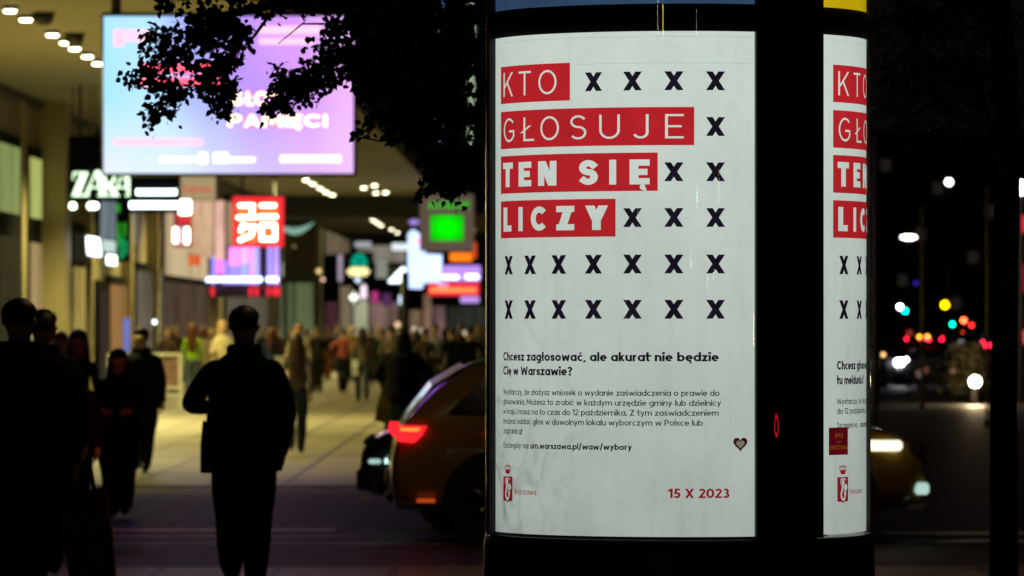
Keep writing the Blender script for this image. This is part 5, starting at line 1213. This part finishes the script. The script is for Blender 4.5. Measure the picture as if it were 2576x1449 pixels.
signal('left of the two traffic lights showing red', 2424, 806, 300, 'red', (1, .09, .03), 16, .12)
signal('right of the two traffic lights showing red', 2444, 818, 340, 'red', (1, .02, .02), 10)
def far_lamp(label, px, py, d, r_, c_, es, name='street_lamp', cat='street lamp', wide=1.0, thin=False):
    q = P(px, py, d); t = thing(name, label, cat, (q.x, d, 0), 0); G().ball((0, 0, q.z), r_ * wide, r_, r_).mk('lamp_head', glow('fl' + label[:30], c_, es, .02), t, True)
    G().tube([(.0, .2, 0), (0, .2, q.z * .98), (0, .05, q.z)], [.09, .05, .03], 8).mk('pole', POLE, t, True); return t
far_lamp('white street lamp high over the avenue', 2387, 458, 260, .14, (1, 1, .9), 14)
far_lamp('long pale street lamp bar over the avenue', 2286, 597, 300, .11, (1, .92, .85), 10, wide=4)
far_lamp('white lamp touching the green traffic light', 2264, 772, 262, .10, (.85, .85, 1.1), 26)
far_lamp('large violet white lamp at the right edge of the picture', 2568, 472, 120, .16, (.9, .75, 1.2), 12)
far_lamp('dim blue lamp above the avenue', 2304, 712, 300, .1, (.03, .02, .4), 1.5)
far_lamp('small amber lamp beside the dazzling headlight', 2222, 892, 150, .05, (1, .6, .2), 3)
far_lamp('dim orange lamp at the column edge', 2202, 775, 200, .08, (.7, .12, .02), 2)
far_lamp('glaring warm lamp low by the golden shrub', 2453, 960, 118, .12, (1, .85, .55), 30)
for i, (px, py, r_, c_) in enumerate(((2569, 563, .22, (1, .02, .06)), (2574, 700, .35, (.3, .004, .03)), (2571, 848, .18, (1, .08, .1)), (2418, 862, .07, (.25, .25, .3)), (2330, 930, .07, (.12, .05, .03)), (2315, 940, .1, (.16, .1, .06)), (2400, 940, .12, (.35, .2, .1)), (2288, 838, .08, (.25, .03, .02)))):
    d = 130; q = P(px, py, d); t = thing('small_light', ('red neon light at the right edge, highest of the red ones', 'dull dark red light at the right edge', 'bright red light low at the right edge', 'faint bluish light right of the far traffic', 'faint dull light under the far traffic', 'faint tan light on the avenue', 'soft tan glow left of the golden shrub', 'dull red light above the leftmost tail lights')[i], 'light', q)
    G().ball((0, 0, 0), r_, r_ * .6, r_).mk('lens', glow('sl%d' % i, c_, 1.0, .1), t, True); G().tube([(0, .1, 0), (0, .1, -q.z)], .03, 6).mk('post', POLE, t)
wl = bpy.data.lights.new('warm_lamp_light', 'POINT'); wl.energy = 150; wl.color = (1, .72, .38); wl.shadow_soft_size = .15
q = P(2453, 958, 117.6); wo = bpy.data.objects.new('warm_lamp_light', wl); C.objects.link(wo); wo.location = q
# slim grey posts
for px, y0, d, w_, lb in ((2203, 340, 62, 15, 'slim grey post right beside the column'), (2320, 520, 110, 9, 'thin dim post over the avenue left of the amber light'), (2484, 470, 90, 8, 'thin dim post left of the right tree trunk')):
    q = P(px, y0, d); t = thing('post', lb, 'post', (q.x, d, 0)); G().tube([(0, 0, 0), (0, 0, q.z)], w_ * d / F / 2, 10).mk('shaft', mat('grey post', (.22, .2, .25), .5), t, True); G().lathe([(w_ * d / F * .8, 0), (w_ * d / F * .8, .12), (w_ * d / F * .5, .16)], 12).mk('foot', POLE, t, True)
# dark block behind the avenue
bk = thing('office_block', 'unlit office block far behind the avenue', 'building', (0, 0, 0)); facade_box('wall', 2150, 2650, 330, 872, 640, 20, mat('unlit block', (.03, .028, .03), .7), bk)
for r_ in range(7):
    for c_ in range(9):
        px = 2215 + c_ * 44; py = 400 + r_ * 58; w = facade_box('window', px, px + 26, py, py + 30, 639.7, .3, mat('black glass', (.01, .01, .012), .1) if (r_ * 5 + c_ * 3) % 7 else glow('barely lit window', (.012, .010, .008), 1), bk)

# ================================================================== TREES
LEAF = mat('leaf green', (.035, .05, .018), .55, var=.3, scale=20)
BARK = mat('bark', (.035, .028, .022), .85, var=.3, scale=12, bump=.3)
def leaf_at(V, Fc, c, size, rnd):
    a = Vector((rnd.uniform(-1, 1), rnd.uniform(-.5, .5), rnd.uniform(-1.3, .4))).normalized(); b = a.orthogonal().normalized()
    b = (Matrix.Rotation(rnd.uniform(0, 6.28), 3, a) @ b); n = a.cross(b); L_ = size * rnd.uniform(.6, 1.35); w = L_ * rnd.uniform(.36, .50); i = len(V)
    V += [c, c + a * L_ * .28 + b * w + n * w * .15, c + a * L_ * .62 + b * w * .8 + n * w * .2, c + a * L_ * 1.05, c + a * L_ * .62 - b * w * .8 + n * w * .2, c + a * L_ * .28 - b * w + n * w * .15]
    Fc += [(i, i + 1, i + 2, i + 3), (i, i + 3, i + 4, i + 5)]
def crown(parent, blobs, d0, spread, size, seed):
    rnd = random.Random(seed); V = []; Fc = []; tw = G()
    for cx, cy, rx, ry, n in blobs:
        n = int(n * (.66 if n < 600 else (.62 if cx > 1085 else .8))); cl = max(3, n // 12)
        cs = []
        for _ in range(cl):
            a_, r_ = rnd.uniform(0, 6.28), math.sqrt(rnd.random()); cs.append((cx + rx * r_ * math.cos(a_), cy + ry * r_ * math.sin(a_), d0 + rnd.uniform(-spread, spread)))
        for i in range(n):
            c = rnd.choice(cs); sg = 11
            leaf_at(V, Fc, P(c[0] + rnd.gauss(0, sg), c[1] + rnd.gauss(0, sg), c[2] + rnd.gauss(0, .06)), size, rnd)
        for c in cs[:: 2]:
            p = P(c[0], c[1], c[2]); q = P(cx + (c[0] - cx) * .2 + 10, cy + (c[1] - cy) * .2 - ry * .4, d0); tw.tube([q, q.lerp(p, .5) + Vector((0, 0, .01)), p], [.005, .003, .002], 4)
    cr = mk('crown', V, Fc, LEAF, parent); cr['kind'] = 'stuff'
    tw.mk('twigs', BARK, parent)['kind'] = 'stuff'
TD = 24.6
tr = thing('street_tree', 'small leaved street tree hanging its dark branches over the screen and beside the column', 'tree', (0, 0, 0))
tx0 = P(1420, 0, 25.6).x
G().tube([(tx0, 25.6, 0), (tx0 + .02, 25.6, 1.2), (tx0 - .03, 25.55, 2.4), (tx0 - .02, 25.4, 3.6), (tx0 + .1, 25.3, 5.0)], [.17, .13, .12, .10, .05], 12).mk('trunk', BARK, tr, True)
def limb(pts, r0, r1):
    q = [P(x, y, d) for x, y, d in pts]; G().tube(q, [lerp(r0, r1, i / (len(q) - 1)) for i in range(len(q))], 7).mk('branch', BARK, tr, True)
limb([(1420, -120, 25.5), (1250, -90, 25.2), (1050, -30, 24.8), (880, 20, 24.6), (700, 8, 24.5), (560, 40, 24.4), (470, 110, 24.4), (400, 180, 24.4)], .05, .005)
limb([(1050, -30, 24.8), (960, 90, 24.6), (880, 130, 24.6), (800, 190, 24.6), (700, 255, 24.6)], .03, .004)
limb([(1250, -90, 25.2), (1180, 60, 24.9), (1120, 200, 24.7), (1100, 320, 24.6), (1080, 430, 24.6)], .035, .004)
limb([(1180, 60, 24.9), (1210, 240, 24.8), (1190, 400, 24.7), (1150, 480, 24.6)], .02, .004)
limb([(880, 20, 24.6), (830, 60, 24.5), (760, 60, 24.5), (700, 110, 24.5)], .008, .002)
limb([(700, 8, 24.5), (640, 90, 24.5), (560, 170, 24.4), (470, 240, 24.4), (400, 285, 24.4)], .009, .002)
limb([(1120, 300, 24.6), (1030, 345, 24.6), (960, 355, 24.6), (898, 345, 24.6)], .007, .003)
crown(tr, [(640, 8, 270, 20, 420), (500, 60, 130, 30, 420), (480, 100, 120, 45, 560), (560, 80, 60, 50, 330), (420, 180, 70, 50, 330), (545, 180, 55, 55, 360), (385, 130, 35, 50, 110), (480, 225, 90, 22, 260), (400, 280, 45, 16, 170), (560, 262, 38, 18, 130), (332, 190, 12, 26, 45), (372, 318, 5, 9, 7), (600, 130, 26, 50, 170),
    (695, 265, 34, 16, 210), (745, 225, 55, 32, 420), (800, 195, 50, 30, 360), (850, 165, 40, 40, 300), (855, 75, 36, 24, 170), (840, 110, 45, 14, 110), (715, 185, 40, 12, 60), (780, 120, 40, 8, 40),
    (960, 60, 80, 70, 1300), (1060, 70, 100, 80, 1700), (1160, 70, 75, 90, 1000), (950, 180, 65, 70, 900), (1050, 200, 90, 70, 1500), (1150, 210, 70, 100, 950), (1000, 290, 70, 30, 500), (1090, 290, 80, 50, 700), (1180, 330, 55, 70, 330), (1030, 320, 50, 30, 180), (1000, 345, 50, 12, 90), (1090, 380, 60, 35, 230), (1120, 430, 50, 40, 260), (1100, 470, 40, 25, 140), (1062, 488, 10, 12, 16), (1180, 430, 45, 60, 150), (1150, 490, 25, 25, 40), (925, 335, 22, 10, 30)],
    TD, .5, .031, 3)
# right tree: trunk at the picture's edge, unlit crown above
t2 = thing('street_tree', 'dark tree at the right edge with its trunk framing the avenue', 'tree', (0, 0, 0))
x2 = P(2525, 0, 25).x
G().tube([(x2 + .02, 25, 0), (x2, 25, .25), (x2, 25, 1.3), (x2 + .02, 25, 2.6), (x2 - .05, 25.1, 3.6), (x2 - .1, 25.1, 4.4)], [.10, .07, .062, .058, .055, .045], 12).mk('trunk', BARK, t2, True)
def limb2(pts, r0, r1):
    q = [P(x, y, d) for x, y, d in pts]; G().tube(q, [lerp(r0, r1, i / (len(q) - 1)) for i in range(len(q))], 7).mk('branch', BARK, t2, True)
limb2([(2540, 60, 25), (2440, 0, 25), (2330, 40, 25), (2240, 120, 25.2)], .04, .006); limb2([(2540, 160, 25), (2450, 200, 25), (2350, 260, 25.1), (2270, 300, 25.2)], .03, .005)
crown(t2, [(2300, 60, 110, 70, 900), (2450, 50, 120, 60, 1000), (2350, 180, 120, 60, 800), (2480, 180, 90, 80, 700), (2260, 240, 60, 70, 350), (2400, 290, 90, 50, 400), (2300, 330, 40, 30, 120), (2530, 320, 50, 70, 300)], 25.2, .5, .026, 9)
# golden lit shrub
sb = thing('shrub', 'loose golden lit shrub around the glaring warm lamp', 'shrub', (0, 0, 0))
rnd = random.Random(5); V = []; Fc = []
for i in range(1500):
    px = rnd.gauss(2432, 22); py = rnd.uniform(862, 985); V_ = P(px, py, 120 + rnd.uniform(-.8, 1.4)); leaf_at(V, Fc, V_, .09, rnd)
mk('foliage', V, Fc, mat('golden leaf', (.07, .06, .02), .6, var=.5, scale=3), sb)['kind'] = 'stuff'
g = G()
for i in range(9): a_ = P(2440 + i * 3 - 12, 1012, 120.3); b_ = P(2400 + i * 9, 880 + (i % 3) * 14, 120 + (i % 4) * .2); g.tube([a_, a_.lerp(b_, .5), b_], [.015, .01, .005], 5)
g.mk('stems', BARK, sb)['kind'] = 'stuff'

# ================================================================== UNSEEN LIGHTS
def fill_lamp(label, loc, energy, colr, r_=.15):
    t = thing('street_lamp', label, 'street lamp', (loc[0], loc[1], 0)); z_ = loc[2]  # not real street lamps: unseen fill lamps, added for taxi and road
    G().tube([(0, 0, 0), (0, 0, z_), (0, -.3, z_ + .15)], [.09, .06, .04], 8).mk('pole', POLE, t, True); G().box(-.15, .15, -.7, -.25, z_ + .05, z_ + .15, .03).mk('lamp_head', POLE, t)
    l = bpy.data.lights.new('lamp_light', 'AREA'); l.shape = 'DISK'; l.size = .3; l.energy = energy; l.color = colr; q = bpy.data.objects.new('lamp_light', l); C.objects.link(q); q.parent = t; q.location = (0, -.48, z_ + .04)
fill_lamp('added warm fill lamp on a tall pole, hidden behind the column', (.45, 36.9, 8.0), 62, (1, .66, .34))  # unseen fill, added to warm the side of the taxi
fill_lamp('added mauve fill lamp on a tall pole, unseen to the left of the view', (-8.5, 57.5, 8.5), 16, (.85, .55, .7))  # unseen fill, added to tint the road mauve
vb = thing('violet_fill_panel', 'added violet glowing panel high above the canopy on the left, out of view', 'video screen', (-9.2, 61, 0))  # unseen emitter, added for purple reflections on taxi and road
G().box(-.3, .3, -2.0, 2.0, 10.6, 15.4).mk('housing', POLE, vb); G().box(.31, .36, -1.9, 1.9, 10.7, 15.3).mk('display', glow('violet fill light', (.46, .15, .95), 2.2, .3, .5), vb); G().box(-1.5, -.3, -.3, .3, 6.9, 15).mk('added_mast', POLE, vb); vb.rotation_euler.z = R(-67)
# red signal that colours the near faces
t = thing('traffic_light', 'red pedestrian signal on the near kerb, hidden behind the column', 'traffic light', (.16, 37.2, 0)); G().tube([(0, 0, 0), (0, 0, 2.7)], .05, 8).mk('pole', POLE, t, True); G().box(-.14, .14, -.1, .1, 2.1, 2.7, .02).mk('housing', PLAS, t)
G().ball((-.12, .1, 2.5), .07, .07, .07).mk('red_lens', glow('pedestrian red', (1, .02, .02), 8), t, True)
l = bpy.data.lights.new('signal_light', 'SPOT'); l.spot_size = R(32); l.spot_blend = .3; l.energy = 110; l.color = (1, .02, .02); l.shadow_soft_size = .08; q = bpy.data.objects.new('signal_light', l); C.objects.link(q); q.parent = t; q.location = (-.2, .22, 2.5); q.rotation_euler = Vector((-3.0, 6.4, -1.0)).to_track_quat('-Z', 'Y').to_euler()
